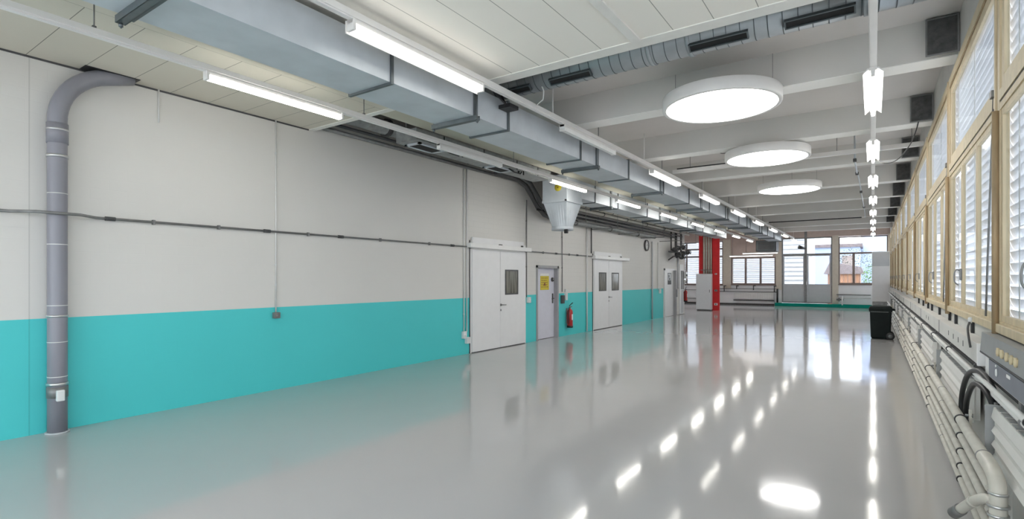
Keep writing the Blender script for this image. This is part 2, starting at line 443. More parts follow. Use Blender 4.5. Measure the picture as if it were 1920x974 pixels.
# ------------------------------------------------------------------ window wall
PY = [5.2+3.03*k for k in range(-3, 11)]+[35.96]           # posts, at 3.03 m
def casement(root, y0, y1, z0, z1, w=.05):
    fr = MB(); fr.frame('X', .765, .792, y0, y1, z0, z1, w); o = part('sash', fr, M['wood'], root)
    g = MB(); g.box(.782, .786, y0+w, y1-w, z0+w, z1-w); part('pane', g, M['glass'], o)
    return o
def window_bay(n, y0, y1):
    root = struct_root('window_%d' % n, (XR, (y0+y1)/2, 1.3))
    p = MB(); p.box(.755, .81, y0-.06, y0+.015, 1.3, 4.09); p.box(.745, .81, y0+.04, y0+.08, 1.3, 4.09)
    part('post', p, M['wood'], root)
    p = MB(); p.box(.757, .80, y0+.014, y0+.041, 1.3, 4.09); part('post_joint', p, M['wood_dark'], root)
    p = MB(); p.cyl((.738, y0-.03, 1.27), (.738, y0-.03, 2.92), .022, 10); part('post_bead', p, M['wood_dark'], root)
    a0, a1 = y0+.08, y1-.06
    t = MB(); t.box(.752, .81, a0, a1, 2.985, 3.06); t.box(.756, .81, a0, a1, 2.92, 2.968); part('transom', t, M['wood'], root)
    t = MB(); t.box(.76, .80, a0, a1, 2.967, 2.986); part('transom_joint', t, M['black'], root)
    t = MB(); t.box(.752, .81, a0, a1, 3.99, 4.09); part('head_rail', t, M['wood'], root)
    t = MB(); t.box(.758, .80, a0, a1, 3.972, 3.991); part('head_joint', t, M['wood_dark'], root)
    casement(root, a0+.015, a1-.015, 3.06, 3.97, .085)
    w = (a1-a0)/3
    for i in range(3):
        s = casement(root, a0+w*i+.004, a0+w*(i+1)-.004, 1.385, 2.92, .045)
        if i == 1:
            yy = a0+w*(i+1)-.025
            h = MB(); h.box(.745, .765, yy-.016, yy+.016, 1.68, 1.80, .004)
            h.tube(smooth([(.75, yy, 1.78), (.715, yy-.01, 1.785), (.70, yy-.02, 1.73), (.705, yy-.02, 1.66), (.735, yy-.02, 1.625)]), .0065, 8)
            part('window_handle', h, M['dull_steel'], s)
    t = MB(); t.box(.735, .94, y0-.06, y1-.06, 1.305, 1.37, .006); t.box(.755, .80, a0, a1, 1.37, 1.386); part('sill', t, M['wood'], root)
    r = MB(); r.tube([(.755, y0+.16, 3.10), (.745, y0+.25, 2.3), (.735, y0+.35, 1.40)], .007, 8); r.box(.735, .765, y0+.12, y0+.2, 3.07, 3.12)
    part('crank_rod', r, M['dull_steel'], root)
    return root
for n in range(len(PY)-1): window_bay(n+1, PY[n], PY[n+1])
def blind(y0, y1, label):
    t = thing('venetian_blind', label, 'blind', (.85, (y0+y1)/2, 1.3), 'external blinds of the long window wall')
    s = MB()
    for k in range(34):
        z = 1.35+k*.083
        pr = [(.858, z-.042), (.844, z-.022), (.830, z+.006), (.820, z+.042), (.818, z+.041), (.828, z+.004), (.842, z-.025), (.856, z-.044)]
        s.prism(pr, 'Y', y0, y1)
    part('slats', s, M['slat'], t)
    c = MB()
    for f in (.12, .5, .88):
        yy = y0+(y1-y0)*f; c.box(.808, .811, yy-.015, yy+.015, 1.3, 4.16)
    part('ladder_tapes', c, M['lamp_white'], t)
    c = MB(); c.box(.81, .92, y0, y1, 4.12, 4.2); part('head_rail', c, M['steel'], t)
    return t
for n in range(2, len(PY)-1):
    blind(PY[n]+.01, PY[n+1]-.01, 'pale slatted blind hanging outside the %s window bay in view, counted from the control cabinet' % ORD[n-2])

# dark insulated boxes at the rib ends
for i, y in enumerate(RIBS[:8]):
    b = MB(); b.box(.49, XR-.005, y-.345, y-.306, ZS-.02, ZC-.02, .004)
    t = thing('insulation_board', 'dark grey insulation board on the end of the %s ceiling rib beyond the panelled ceiling' % ORD[i], 'insulation board', (.63, y-.33, ZS-.02), 'insulation boards at the rib ends')
    part('board', b, M['insul'], t)
    c = MB(); c.frame('Y', y-.352, y-.342, .482, XR-.006, ZS-.03, ZC-.015, .016); part('edge_tape', c, M['dull_steel'], t)

# ------------------------------------------------------------------ end wall
Y0, Y1 = YF, YF+.25
b = MB(); b.box(-13, -4.62, Y0, Y1, 0, 1.25); b.box(-1.97, 1.2, Y0, Y1, 0, 1.32); b.box(-13, 1.2, Y0, Y1, 4.9, 5.2)
struct('wall_far', b, M['white_wall'])
b = MB(); b.box(-13, 1.2, Y0-.02, Y1, 4.14, 4.9); struct('wall_far_header', b, M['taupe'])
b = MB(); b.box(-7.56, -4.9, Y0-.01, Y1, 3.02, 4.14); struct('wall_far_panel', b, M['taupe'])
for i, (xa, xb) in enumerate([(-8.05, -7.56), (-4.95, -4.62), (-1.97, -1.66), (.68, .79)]):
    b = MB(); b.box(xa, xb, Y0-.06, Y1, .0 if i == 2 else 1.0, 4.2, .01); struct('trim_post', b, M['beige_post'])
def far_window(n, x0, x1, z0, z1, cols, rows, fr='brown', w=.06, sill=True):
    r = struct_root('window_%d' % n, ((x0+x1)/2, Y0, z0))
    f = MB(); f.frame('Y', Y0, Y0+.1, x0, x1, z0, z1, w)
    for c in cols: f.box(c-w*.7, c+w*.7, Y0, Y0+.1, z0+w, z1-w)
    for q in rows: f.box(x0+w, x1-w, Y0-.01, Y0+.1, q-w*.7, q+w*.7)
    part('window_frame', f, M[fr], r)
    xs = [x0+w]+list(cols)+[x1-w]; zs = [z0+w]+list(rows)+[z1-w]
    for i in range(len(xs)-1):
        for j in range(len(zs)-1):
            g = MB(); g.box(xs[i], xs[i+1], Y0+.05, Y0+.06, zs[j], zs[j+1]); part('pane', g, M['glass'], r)
    if sill:
        s = MB(); s.box(x0-.03, x1+.03, Y0-.06, Y0+.1, z0-.06, z0); part('sill', s, M['brown'], r)
far_window(15, -12.9, -8.05, 1.28, 4.12, [-10.4], [3.12, 3.62])
far_window(16, -7.56, -4.95, 1.3, 3.02, [-6.69, -5.82], [], w=.08)
far_window(17, -1.66, .70, 1.36, 4.12, [], [3.14], w=.07)
b = MB(); b.box(-.98, -.86, Y0-.005, Y0+.1, 1.4, 3.12); struct('trim_mullion', b, M['brown'])
# glazed double door between the posts
r = struct_root('door_1', (-3.3, Y0, .2))
f = MB(); f.frame('Y', Y0-.02, Y0+.1, -4.62, -1.97, .2, 4.14, .07); f.box(-4.55, -2.04, Y0-.02, Y0+.1, 3.08, 3.17); f.box(-3.4, -3.26, Y0-.05, Y0+.1, .2, 4.5)
part('door_frame', f, M['dull_steel'], r)
for (xa, xb) in ((-4.55, -3.4), (-3.26, -2.04)):
    l = MB(); l.frame('Y', Y0+.01, Y0+.08, xa+.01, xb-.01, .24, 3.08, .06); l.box(xa+.07, xb-.07, Y0+.02, Y0+.07, .30, 1.26); l.box(xa+.07, xb-.07, Y0+.01, Y0+.08, 1.24, 1.34)
    o = part('door_leaf', l, M['cab_grey'], r)
    g = MB(); g.box(xa+.07, xb-.07, Y0+.04, Y0+.05, 1.34, 3.02); part('pane', g, M['glass'], o)
    g = MB(); g.box(xa, xb, Y0+.04, Y0+.05, 3.17, 4.07); part('upper_pane', g, M['glass'], r)
h = MB(); h.box(-3.30, -3.27, Y0-.06, Y0+.01, 1.3, 1.5); h.cyl((-3.28, Y0-.05, 1.42), (-3.16, Y0-.05, 1.42), .012); part('door_handle', h, M['steel'], r)
b = MB(); b.box(-4.95, -.05, 35.55, Y0, 0, .185, .01); struct('trim_step', b, M['teal_step'])
b = MB(); b.box(-13, -4.97, Y0-.03, Y0, 0, .10); struct('baseboard_far', b, M['darkgrey'])
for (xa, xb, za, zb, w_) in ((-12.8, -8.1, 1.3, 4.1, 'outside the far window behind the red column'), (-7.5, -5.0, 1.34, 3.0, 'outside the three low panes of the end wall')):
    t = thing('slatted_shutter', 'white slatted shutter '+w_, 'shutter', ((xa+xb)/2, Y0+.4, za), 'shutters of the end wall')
    s = MB()
    k = za
    while k < zb-.08:
        s.hexa([(xa, Y0+.38, k), (xb, Y0+.38, k), (xb, Y0+.44, k+.10), (xa, Y0+.44, k+.10), (xa, Y0+.37, k+.004), (xb, Y0+.37, k+.004), (xb, Y0+.43, k+.104), (xa, Y0+.43, k+.104)]); k += .125
    part('slats', s, M['shutter'], t)
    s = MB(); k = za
    while k < zb-.08: s.box(xa, xb, Y0+.365, Y0+.375, k-.008, k+.010); k += .125  # dark strips paint the shadow line along each slat edge
    part('slat_shadow_lines', s, M['dull_steel'], t)
    s = MB(); s.box(xa-.03, xa, Y0+.35, Y0+.45, za-.04, zb); s.box(xb, xb+.03, Y0+.35, Y0+.45, za-.04, zb); s.box(xa-.03, xb+.03, Y0+.35, Y0+.45, zb, zb+.05); part('guide_rails', s, M['lamp_white'], t)
# ------------------------------------------------------------------ doors of the long wall
X = XL
def leaf_door(n, y0, y1, h, seam, panes, handle_y, rail):
    r = struct_root('door_%d' % n, (X, (y0+y1)/2, 0))
    f = MB(); f.box(X-.02, X+.012, y0-.05, y0, 0, h+.05); f.box(X-.02, X+.012, y1, y1+.05, 0, h+.05); f.box(X-.02, X+.012, y0-.05, y1+.05, h, h+.2)
    part('door_frame', f, M['white_metal'], r)
    f = MB(); f.box(X, X+.02, y0-.06, y0-.045, 0, h+.2); f.box(X, X+.02, y0, y1, 0, .018); part('frame_gasket', f, M['darkgrey'], r)
    for (a, c) in ((y0, seam), (seam, y1)):
        l = MB(); l.box(X-.01, X+.035, a+.005, c-.005, .02, h-.005, .003); o = part('door_leaf', l, M['door_white'], r)
        for (pa, pc, pz0, pz1) in panes:
            if a <= pa < c:
                g = MB(); g.frame('X', X+.03, X+.045, pa, pc, pz0, pz1, .035); part('pane_frame', g, M['darkgrey'], o)
                g = MB(); g.box(X+.03, X+.04, pa+.03, pc-.03, pz0+.03, pz1-.03); part('pane', g, M['door_glass'], o)
    hd = MB(); hd.cyl((X+.03, handle_y, 1.05), (X+.09, handle_y, 1.05), .012); hd.tube([(X+.085, handle_y, 1.05), (X+.09, handle_y+.02, 1.05), (X+.09, handle_y+.15, 1.045)], .011, 8)
    hd.box(X+.034, X+.042, handle_y-.025, handle_y+.025, 1.02, 1.08); hd.box(X+.034, X+.042, handle_y-.02, handle_y+.02, .9, .945)
    part('door_handle', hd, M['dull_steel'], r)
    ra, rb = rail
    q = MB(); q.box(X, X+.14, ra, rb, h+.03, h+.13, .006); part('slide_rail', q, M['white_metal'], r)
    q = MB(); q.box(X+.02, X+.05, y0, y1-.1, h+.13, h+.27); part('rail_board', q, M['door_white'], r)
    q = MB(); q.box(X+.06, X+.1, seam-.1, seam, h+.13, h+.155); q.box(X+.06, X+.1, y1-.25, y1-.2, h+.13, h+.17); part('rail_stop', q, M['darkgrey'], r)
leaf_door(2, 9.27, 11.48, 2.36, 10.36, [(10.56, 11.13, 1.29, 1.91)], 10.38, (9.1, 11.62))
leaf_door(4, 15.57, 17.9, 2.30, 16.73, [(15.93, 16.5, 1.27, 1.89), (16.96, 17.56, 1.27, 1.89)], 16.72, (15.45, 18.35))
# grey single door set back in its frame
r = struct_root('door_3', (X, 12.66, 0))
f = MB(); f.box(X-.28, X+.02, 12.06, 12.13, 0, 2.05); f.box(X-.28, X+.02, 13.2, 13.27, 0, 2.05); f.box(X-.28, X+.02, 12.06, 13.27, 1.98, 2.05)
part('door_frame', f, M['door_frame_grey'], r)
l = MB(); l.box(X-.15, X-.10, 12.13, 13.2, .01, 1.98, .003); lf = part('door_leaf', l, M['door_grey'], r)
h = MB(); h.box(X-.10, X-.085, 13.08, 13.14, .98, 1.26, .004); h.cyl((X-.09, 13.11, 1.12), (X-.04, 13.11, 1.12), .011); h.cyl((X-.045, 13.11, 1.12), (X-.045, 12.99, 1.11), .011); part('door_handle', h, M['darkgrey'], lf)
# white narrow door near the wall end
r = struct_root('door_5', (X, 23.2, 0))
f = MB(); f.box(X-.02, X+.05, 22.56, 22.63, 0, 2.12); f.box(X-.02, X+.05, 22.56, 23.9, 2.05, 2.12); part('door_frame', f, M['door_white'], r)
f = MB(); f.box(X-.02, X+.16, 23.78, 23.9, 0, 2.05); part('door_jamb', f, M['door_frame_grey'], r)
l = MB(); l.box(X, X+.035, 22.63, 23.78, .01, 2.05, .003); lf = part('door_leaf', l, M['door_white'], r)
h = MB(); h.box(X+.16, X+.2, 23.76, 23.9, .85, 1.2, .01); part('door_handle', h, M['dull_steel'], lf)
# ------------------------------------------------------------------ lighting tracks and lamps
def lighting_track(label, x, z, y0, y1, rods, s=1.0):
    t = thing('lighting_track', label, 'lighting track', (x, y0, z), 'lighting tracks')
    p = MB(); p.box(x-.032*s, x+.032*s, y0, y1, z+.015, z+.015+.05*s, .004); p.box(x-.022*s, x+.022*s, y0, y1, z, z+.018); part('rail', p, M['lamp_white'], t)
    for y in rods:
        top = 4.1 if y < 5.2 or -7 < x < -5 else (ZC if x > -5 else 5.15)
        if top == ZC and min(abs(y-q) for q in RIBS) < .2: top = ZS
        r = MB(); r.cyl((x, y, z+.07), (x, y, top), .0085 if x == -3.79 else .006, 8); r.box(x-.012, x+.012, y-.014, y+.014, z+.07, z+.095); part('hanger_rod', r, M['lamp_white' if x == -3.79 else 'dull_steel'], t)
    return t
lighting_track('white lighting track hung beside the long grey duct', -3.79, 3.98, -1.2, 34.4, [2.5, 6.55, 10.2, 14.6, 18.6, 22.5, 26.4, 30.3, 34.2], 1.2)
lighting_track('white lighting track running beside the turquoise and white wall', -5.53, 3.78, -1.2, 32, [-.8, 1.69, 4.6, 8.1, 11.6, 15.0, 18.4, 21.8, 25.2, 28.6], 1.1)
lighting_track('white lighting track running along beside the window wall', 0.0, 4.06, -1.0, 35.4, [1.2, 4.8, 7.8, 10.8, 13.8, 16.8, 19.8, 22.8, 25.8, 28.8, 31.8], 1.1)

def batten(name, label, x, y, z, L, lit, group, s=1.0):
    t = thing(name, label, 'lamp', (x, y, z-.075*s), group)
    h = MB(); h.box(x-.03*s, x+.03*s, y, y+L, z-.03*s, z, .004); part('housing', h, M['lamp_white'], t)
    d = MB(); d.prism([(x-.034*s, z-.03*s), (x-.026*s, z-.072*s), (x+.026*s, z-.072*s), (x+.034*s, z-.03*s)], 'Y', y+.03, y+L-.03); part('diffuser', d, M[{0: 'off_tube', 1: 'tube', 2: 'tube_soft'}[int(lit)]], t)
    if lit == 2:
        r = MB(); r.box(x-.05*s, x-.042*s, y, y+L, z-.085*s, z); part('glow_shield', r, M['lamp_white'], t)  # added plate that keeps the lamp glow off the duct face
    for yy in (y, y+L-.03):
        e = MB(); e.box(x-.036*s, x+.036*s, yy, yy+.03, z-.076*s, z+.002, .004); part('end_cap', e, M['lamp_white'], t)
    return t
LR = [3.0+3.82*k for k in range(9)]
a = batten('fluorescent_ceiling_lamp', 'lit fluorescent lamp, the first along the track beside the long duct, below the ceiling panels', -3.79, LR[0], 3.98, 1.88, 2, 'lamps on the track beside the long duct', 1.3)
batten('fluorescent_ceiling_lamp', 'unlit fluorescent lamp on the track beside the long duct', -3.79, LR[1], 3.98, 1.88, False, 'lamps on the track beside the long duct', 1.3)
for k in range(2, 9):
    dup(a, (0, LR[k]-LR[0], 0), 'lit fluorescent lamp, the %s along the track beside the long duct' % ORD[k])
a = batten('fluorescent_ceiling_lamp', 'lit fluorescent lamp, the first along the track beside the turquoise and white wall', -5.53, 2.6, 3.78, 1.65, True, 'lamps on the track beside the painted wall', 1.1)
batten('fluorescent_ceiling_lamp', 'unlit fluorescent lamp on the track beside the painted wall, under the dark casing', -5.53, 6.04, 3.78, 1.65, False, 'lamps on the track beside the painted wall', 1.1)
for k in range(2, 9):
    dup(a, (0, 3.42*k, 0), 'lit fluorescent lamp, the %s along the track beside the painted wall' % ORD[k])
# lamps with white wing reflectors on the window side
y, z, L, q = 7.1, 4.06, 1.8, 1.18
a = thing('reflector_ceiling_lamp', 'lit lamp with white wing reflectors, the first in view on the window track', 'lamp', (0, y, z-.1*q), 'wing reflector lamps on the window track')
h = MB(); h.box(-.03*q, .03*q, y, y+L, z-.035*q, z, .004); part('housing', h, M['lamp_white'], a)
for s in (-1, 1):
    r = MB(); r.prism([(s*.03*q, z-.01*q), (s*.045*q, z-.008*q), (s*.082*q, z-.055*q), (s*.08*q, z-.06*q), (s*.04*q, z-.022*q), (s*.03*q, z-.022*q)], 'Y', y+.01, y+L-.01); part('reflector', r, M['white_metal'], a)
r = MB(); r.cyl((0, y+.03, z-.065*q), (0, y+L-.03, z-.065*q), .02*q, 12); part('tube', r, M['tube'], a)
for yy in (y+.004, y+L-.03):
    r = MB(); r.box(-.018*q, .018*q, yy, yy+.026, z-.09*q, z-.03*q, .004); part('socket', r, M['lamp_white'], a)
for k in range(1, 8): dup(a, (0, 3.64*k, 0), 'lit lamp with white wing reflectors, the %s in view along the window track' % ORD[k])
# round pendant lights
def disc_light(label, x, y, z):
    t = thing('round_pendant_light', label, 'lamp', (x, y, z), 'round pendant lights')
    p = [(.70, z+.004), (.70, z), (.745, z), (.75, z+.008), (.75, z+.15), (.742, z+.158), (0, z+.16)]
    r = MB(); r.lathe([(q[0], q[1]) for q in p], (x, y, 0), 64); part('rim', r, M['lamp_white'], t)
    d = MB(); d.lathe([(0, z+.010), (.704, z+.010), (.704, z+.006), (0, z+.006)], (x, y, 0), 64); part('diffuser', d, M['disc'], t)
    for k in range(3):
        an = math.radians((6, 90, 174)[k]); px, py = x+.63*math.cos(an), y+.63*math.sin(an)
        q = MB(); q.cyl((px, py, z+.15), (px, py, ZC), .0028, 6); part('suspension_wire', q, M['dull_steel'], t)
    return t
disc_light('biggest looking round pendant light, in front of the first ceiling rib', -1.694, 7.42, 4.0)
t = disc_light('middle one of the three round pendant lights, with a black cable looped beside it', -1.694, 11.14, 4.0)
c = MB(); c.tube(smooth([(-2.62, 11.3, 4.6), (-2.62, 11.28, 4.42), (-2.59, 11.25, 4.28), (-2.48, 11.25, 4.24), (-2.25, 11.35, 4.32), (-1.95, 11.45, 4.27), (-1.75, 11.45, 4.165)]), .007, 8); part('cable', c, M['black'], t)
disc_light('smallest looking round pendant light, the deepest of the three', -1.815, 15.43, 4.0)

# ------------------------------------------------------------------ ventilation
def rect_frame(mb, x0, x1, y, w, z0, z1, t=.03):
    mb.box(x0-t, x1+t, y-w/2, y+w/2, z0-t, z0); mb.box(x0-t, x1+t, y-w/2, y+w/2, z1, z1+t)
    mb.box(x0-t, x0, y-w/2, y+w/2, z0, z1); mb.box(x1, x1+t, y-w/2, y+w/2, z0, z1)
def duct(label, x0, x1, z0, z1, ys, hang, ye, label_g, top=None):
    t = thing('ventilation_duct', label, 'duct', ((x0+x1)/2, ys[0], z0), label_g)
    for i, y in enumerate(ys):
        e = ys[i+1] if i+1 < len(ys) else ye
        s = MB(); s.box(x0, x1, y, e, z0, z1)
        part('duct_section', s, M['galv'], t)
        if i: 
            f = MB(); rect_frame(f, x0, x1, y, .035, z0, z1, .022); part('flange', f, M['galv_dark'], t)
    for y in hang:
        h = MB(); h.box(x0-.06, x1+.06, y-.03, y+.03, z0-.055, z0-.02); h.box(x0-.06, x1+.06, y-.034, y-.026, z0-.055, z0); h.box(x0-.06, x1+.06, y+.026, y+.034, z0-.055, z0)
        h.box(x0-.02, x0, y-.025, y+.025, z0, z1); h.box(x1, x1+.02, y-.025, y+.025, z0, z1)
        for xx in (x0-.045, x1+.045):
            h.cyl((xx, y, z0-.09), (xx, y, 4.1 if y < 5.2 else (5.15 if x1 < -5 else ZC)), .007, 8); h.cyl((xx, y, z0-.08), (xx, y, z0-.055), .016, 8)
        part('hanger', h, M['galv_dark'], t)
    return t
fl = [-2.2, -.2, 1.68, 3.735, 5.82, 7.95, 10.06, 12.2, 14.28, 16.4, 18.5, 20.63, 22.75, 24.86, 26.98, 29.1]
D1 = duct('long grey rectangular duct hanging beside a lighting track, running the length of the hall', -4.705, -4.07, 3.707, 4.075, fl, [1.62, 5.1, 8.57, 11.98, 15.44, 18.8, 22.1, 25.4, 28.8], 31.6, 'rectangular ducts')
b = MB(); rect_frame(b, -4.705, -4.07, 31.6, .05, 3.707, 4.075, .03); b.box(-4.705, -4.07, 31.61, 31.63, 3.707, 4.075); part('end_cap', b, M['galv_dark'], D1)
t = thing('air_outlet_box', 'dark boxy air outlet hanging below the far end of the long duct', 'air outlet', (-4.95, 32.7, 3.2), None)
b = MB(); b.box(-5.45, -4.42, 32.2, 33.2, 3.2, 3.82, .01); part('body', b, M['darkgrey'], t)
b = MB(); b.frame('Y', 32.17, 32.2, -5.4, -4.47, 3.25, 3.77, .05)
for k in range(5): b.box(-5.35, -4.5, 32.175, 32.19, 3.34+k*.075, 3.36+k*.075)
part('louvre', b, M['galv_dark'], t)
for xx in (-5.3, -4.5):
    b = MB(); b.cyl((xx, 32.7, 3.8), (xx, 32.7, ZC), .01, 8); part('hanger_rod', b, M['dull_steel'], t)
D2 = duct('lower grey duct near the painted wall, starting behind the hood with the yellow sticker', -6.52, -5.97, 3.676, 4.12, [11.72, 12.5, 13.98, 16.33, 18.6, 20.75, 23.0, 25.3], [13.47, 17.5, 21.8], 27.4, 'rectangular ducts')
b = MB(); b.box(-6.52, -5.97, 27.4, 27.42, 3.676, 4.12); part('end_cap', b, M['galv_dark'], D2)
# hood
HX0, HX1, HY0, HY1, HZ, HT = -6.577, -5.94, 10.91, 11.66, 3.52, 4.16
t = thing('ventilation_hood', 'grey sheet metal hood tapering to a round outlet, with a yellow sticker', 'hood', (-6.26, 11.29, 2.845), None)
b = MB(); b.box(HX0, HX1, HY0, HY1, HZ+.04, HT); part('upper_box', b, M['galv'], t)
b = MB(); b.box(HX0-.027, HX1+.027, HY0-.027, HY1+.027, HZ-.012, HZ+.046, .004)
for xx in (HX0, HX1):
    for yy in (HY0, HY1): b.box(xx-.013, xx+.013, yy-.013, yy+.013, HZ+.04, HT+.02)
part('rim', b, M['galv'], t)
cx, cy, R = (HX0+HX1)/2, (HY0+HY1)/2, .254
n = 32; r0 = []; r1 = []
for j in range(n):
    a = 2*PI*j/n; c_, s_ = math.cos(a), math.sin(a); k = 1/max(abs(c_), abs(s_))
    r0.append((cx+.318*c_*k, cy+.375*s_*k, HZ)); r1.append((cx+R*c_, cy+R*s_, 2.93))
b = MB(); b.loft([r0, r1], cap=False); part('taper', b, M['galv'], t)
b = MB(); b.lathe([(R-.03, 2.96), (R-.03, 2.866), (R+.013, 2.866), (R+.013, 2.94), (R-.01, 2.95)], (cx, cy, 0), 32); part('collar', b, M['galv'], t)
b = MB(); b.lathe([(0, 2.955), (R-.03, 2.955), (R-.03, 2.95), (0, 2.95)], (cx, cy, 0), 32); part('outlet', b, M['dark'], t)
b = MB(); b.lathe([(0, HY0-.013), (.092, HY0-.013), (.092, HY0-.002), (0, HY0-.002)], (-6.167, 0, 3.86), 24, 'Y'); st = part('sticker', b, M['yellow'], t, 'round yellow sticker')
b = MB(); b.prism([(-6.19, 3.84), (-6.145, 3.84), (-6.167, 3.885)], 'Y', HY0-.017, HY0-.014); part('sticker_mark', b, M['sign_red'], st)
b = MB(); b.box(-6.07, -5.985, 11.02, 11.08, 2.77, 2.866, .006); b.cyl((-6.028, 11.01, 2.82), (-6.028, 11.02, 2.82), .024, 12); part('sensor', b, M['black'], t)
b = MB(); b.cyl((HX1, HY0-.03, HZ+.017), (HX1, HY0-.06, HZ+.017), .022, 10); part('bolt', b, M['black'], t)
for yy in (HY0+.06, HY1-.06):
    b = MB(); b.cyl((HX0+.04, yy, HT-.03), (HX0+.04, yy, 5.15), .01, 8); part('hanger_rod', b, M['dull_steel'], t)
# dark fan casing under the void
t = thing('fan_casing', 'long dark grey fan casing with grilles underneath, in the open ceiling beside the hood', 'ventilation unit', (-5.83, 7.9, 3.79), None)
b = MB(); b.box(-6.06, -5.6, 5.75, 9.95, 3.79, 3.975); part('casing', b, M['galv_rough'], t)
for yy in (6.4, 7.5, 8.6, 9.4):
    b = MB(); b.box(-5.602, -5.592, yy-.012, yy+.012, 3.79, 3.975); part('seam', b, M['black'], t)
for (ya, yb) in ((5.9, 6.55), (8.0, 8.6)):
    b = MB(); b.box(-5.98, -5.72, ya+.04, yb-.04, 3.772, 3.792); g = part('grille', b, M['dark'], t)
    f = MB(); f.box(-6.02, -5.68, ya, ya+.05, 3.765, 3.792); f.box(-6.02, -5.68, yb-.05, yb, 3.765, 3.792); f.box(-6.02, -5.97, ya, yb, 3.765, 3.792); f.box(-5.73, -5.68, ya, yb, 3.765, 3.792)
    part('grille_frame', f, M['galv'], g)
for yy in (6.8, 8.75):
    b = MB(); b.tube([(-5.66, yy-.35, 3.785), (-5.64, yy-.2, 3.74), (-5.62, yy, 3.73), (-5.6, yy+.03, 3.78)], .014, 8); b.cyl((-5.66, yy, 3.74), (-5.66, yy, 3.79), .02, 8); b.cyl((-5.58, yy+.06, 3.71), (-5.58, yy+.06, 3.79), .016, 8); part('connector', b, M['black'], t)
for yy in (5.9, 9.8):
    b = MB(); b.cyl((-5.98, yy, 3.97), (-5.98, yy, 5.03), .01, 8); part('hanger_rod', b, M['dull_steel'], t)
t.location += Vector((-.36, .25, .115))
# spiral duct across the hall
t = thing('spiral_duct', 'round spiral duct with slot outlets running across the hall behind the panelled ceiling', 'duct', (-1.5, 5.92, 4.15), None)
b = MB(); b.cyl((-5.3, 5.92, 4.38), (.76, 5.92, 4.38), .2, 32); part('duct_pipe', b, M['spiral'], t)
b = MB()
for k in range(45): b.ring((-5.2+k*.131+(k % 3)*.004, 5.92, 4.38), (1, .05, 0), .204, .197, .007, 28)
part('seams', b, M['galv_dark'], t)
b = MB()
for xx in (-2.1, -.05, -1.66):
    b = MB(); b.ring((xx, 5.92, 4.38), (1, 0, 0), .215, .197, .045, 28); part('coupling', b, M['spiral'], t)
for (xa, xb) in ((-.72, -.13), (-1.65, -1.05), (-3.40, -2.82), (-4.1, -3.69)):
    # nozzle set on the lower flank that looks towards the low ceiling
    an = math.radians(-124); u = Vector((0, math.cos(an), math.sin(an))); v = Vector((0, -math.sin(an), math.cos(an)))
    c = Vector((0, 5.92, 4.38))
    def NP(x, a_, d): q = c+u*d+v*a_; return (x, q.y, q.z)
    f = MB()
    for (x0, x1, s0, s1) in ((xa, xb, -.046, -.034), (xa, xb, .034, .046), (xa, xa+.014, -.034, .034), (xb-.014, xb, -.034, .034)):
        f.hexa([NP(x0, s0, .17), NP(x1, s0, .17), NP(x1, s1, .17), NP(x0, s1, .17), NP(x0, s0, .235), NP(x1, s0, .235), NP(x1, s1, .235), NP(x0, s1, .235)])
    o = part('outlet_frame', f, M['galv_dark'], t)
    f = MB(); f.hexa([NP(xa+.01, -.035, .16), NP(xb-.01, -.035, .16), NP(xb-.01, .035, .16), NP(xa+.01, .035, .16), NP(xa+.01, -.035, .218), NP(xb-.01, -.035, .218), NP(xb-.01, .035, .218), NP(xa+.01, .035, .218)])
    part('outlet_slot', f, M['dark'], o)
for xx in (-3.0, -1.3, .4):
    b = MB(); b.cyl((xx, 5.92, 4.55), (xx, 5.92, ZC), .006, 8); part('hanger_rod', b, M['dull_steel'], t)
b = MB(); b.tube([(-3.55, 5.85, 4.2), (-3.55, 5.9, 4.15), (-3.62, 6.0, 4.08), (-3.78, 6.05, 4.03)], .008, 8); single('power_cable', b, M['conduit_white'], 'white cable dropping from the spiral duct to the lighting track', 'cable')
b = MB(); b.box(-4.065, -3.88, 5.6, 5.8, 3.93, 3.98, .004); b.tube([(-3.9, 5.35, 4.0), (-3.92, 5.55, 3.96), (-3.95, 5.5, 4.06)], .01, 8)
single('hanging_control_box', b, M['black'], 'small black control box beside the long duct below the trim of the ceiling panels', 'box')

# ------------------------------------------------------------------ open ceiling along the painted wall
def pipe_run(name, label, cat, pts, r, m, group=None, clamps=(), seg=12, cm='darkgrey'):
    t = thing(name, label, cat, pts[0], group)
    b = MB(); b.tube(pts, r, seg); part('pipe', b, M[m], t)
    for (p, ax) in clamps:
        c = MB(); c.ring(p, ax, r*1.22, r*.9, max(.02, r*.6), 16); part('clamp', c, M[cm], t)
    return t
pipe_run('service_pipe', 'thick dusty pipe lying in the open ceiling above the painted wall', 'pipe', [(-7.2, 5.3, 4.40), (-7.2, 10.9, 4.40)], .13, 'galv_rough', 'pipes over the painted wall', [((-7.2, y, 4.40), (0, 1, 0)) for y in (6.5, 8.2, 9.9)])
pipe_run('service_pipe', 'dark pipe resting along the top edge of the painted wall', 'pipe', [(-7.42, 5.25, 4.16), (-7.42, 11.0, 4.16)], .035, 'dull_steel', 'pipes over the painted wall')
pipe_run('service_pipe', 'thin dark pipe just above the pipe on the painted wall edge', 'pipe', [(-7.36, 5.25, 4.25), (-7.36, 10.8, 4.25)], .028, 'darkgrey', 'pipes over the painted wall', [((-7.36, y, 4.25), (0, 1, 0)) for y in (6.9, 9.0)])
b = MB(); b.box(-6.95, -6.65, 6.7, 12.2, 4.6, 4.95); single('void_duct', b, M['galv_rough'], 'dark dusty duct up in the open ceiling behind the fan casing', 'duct')
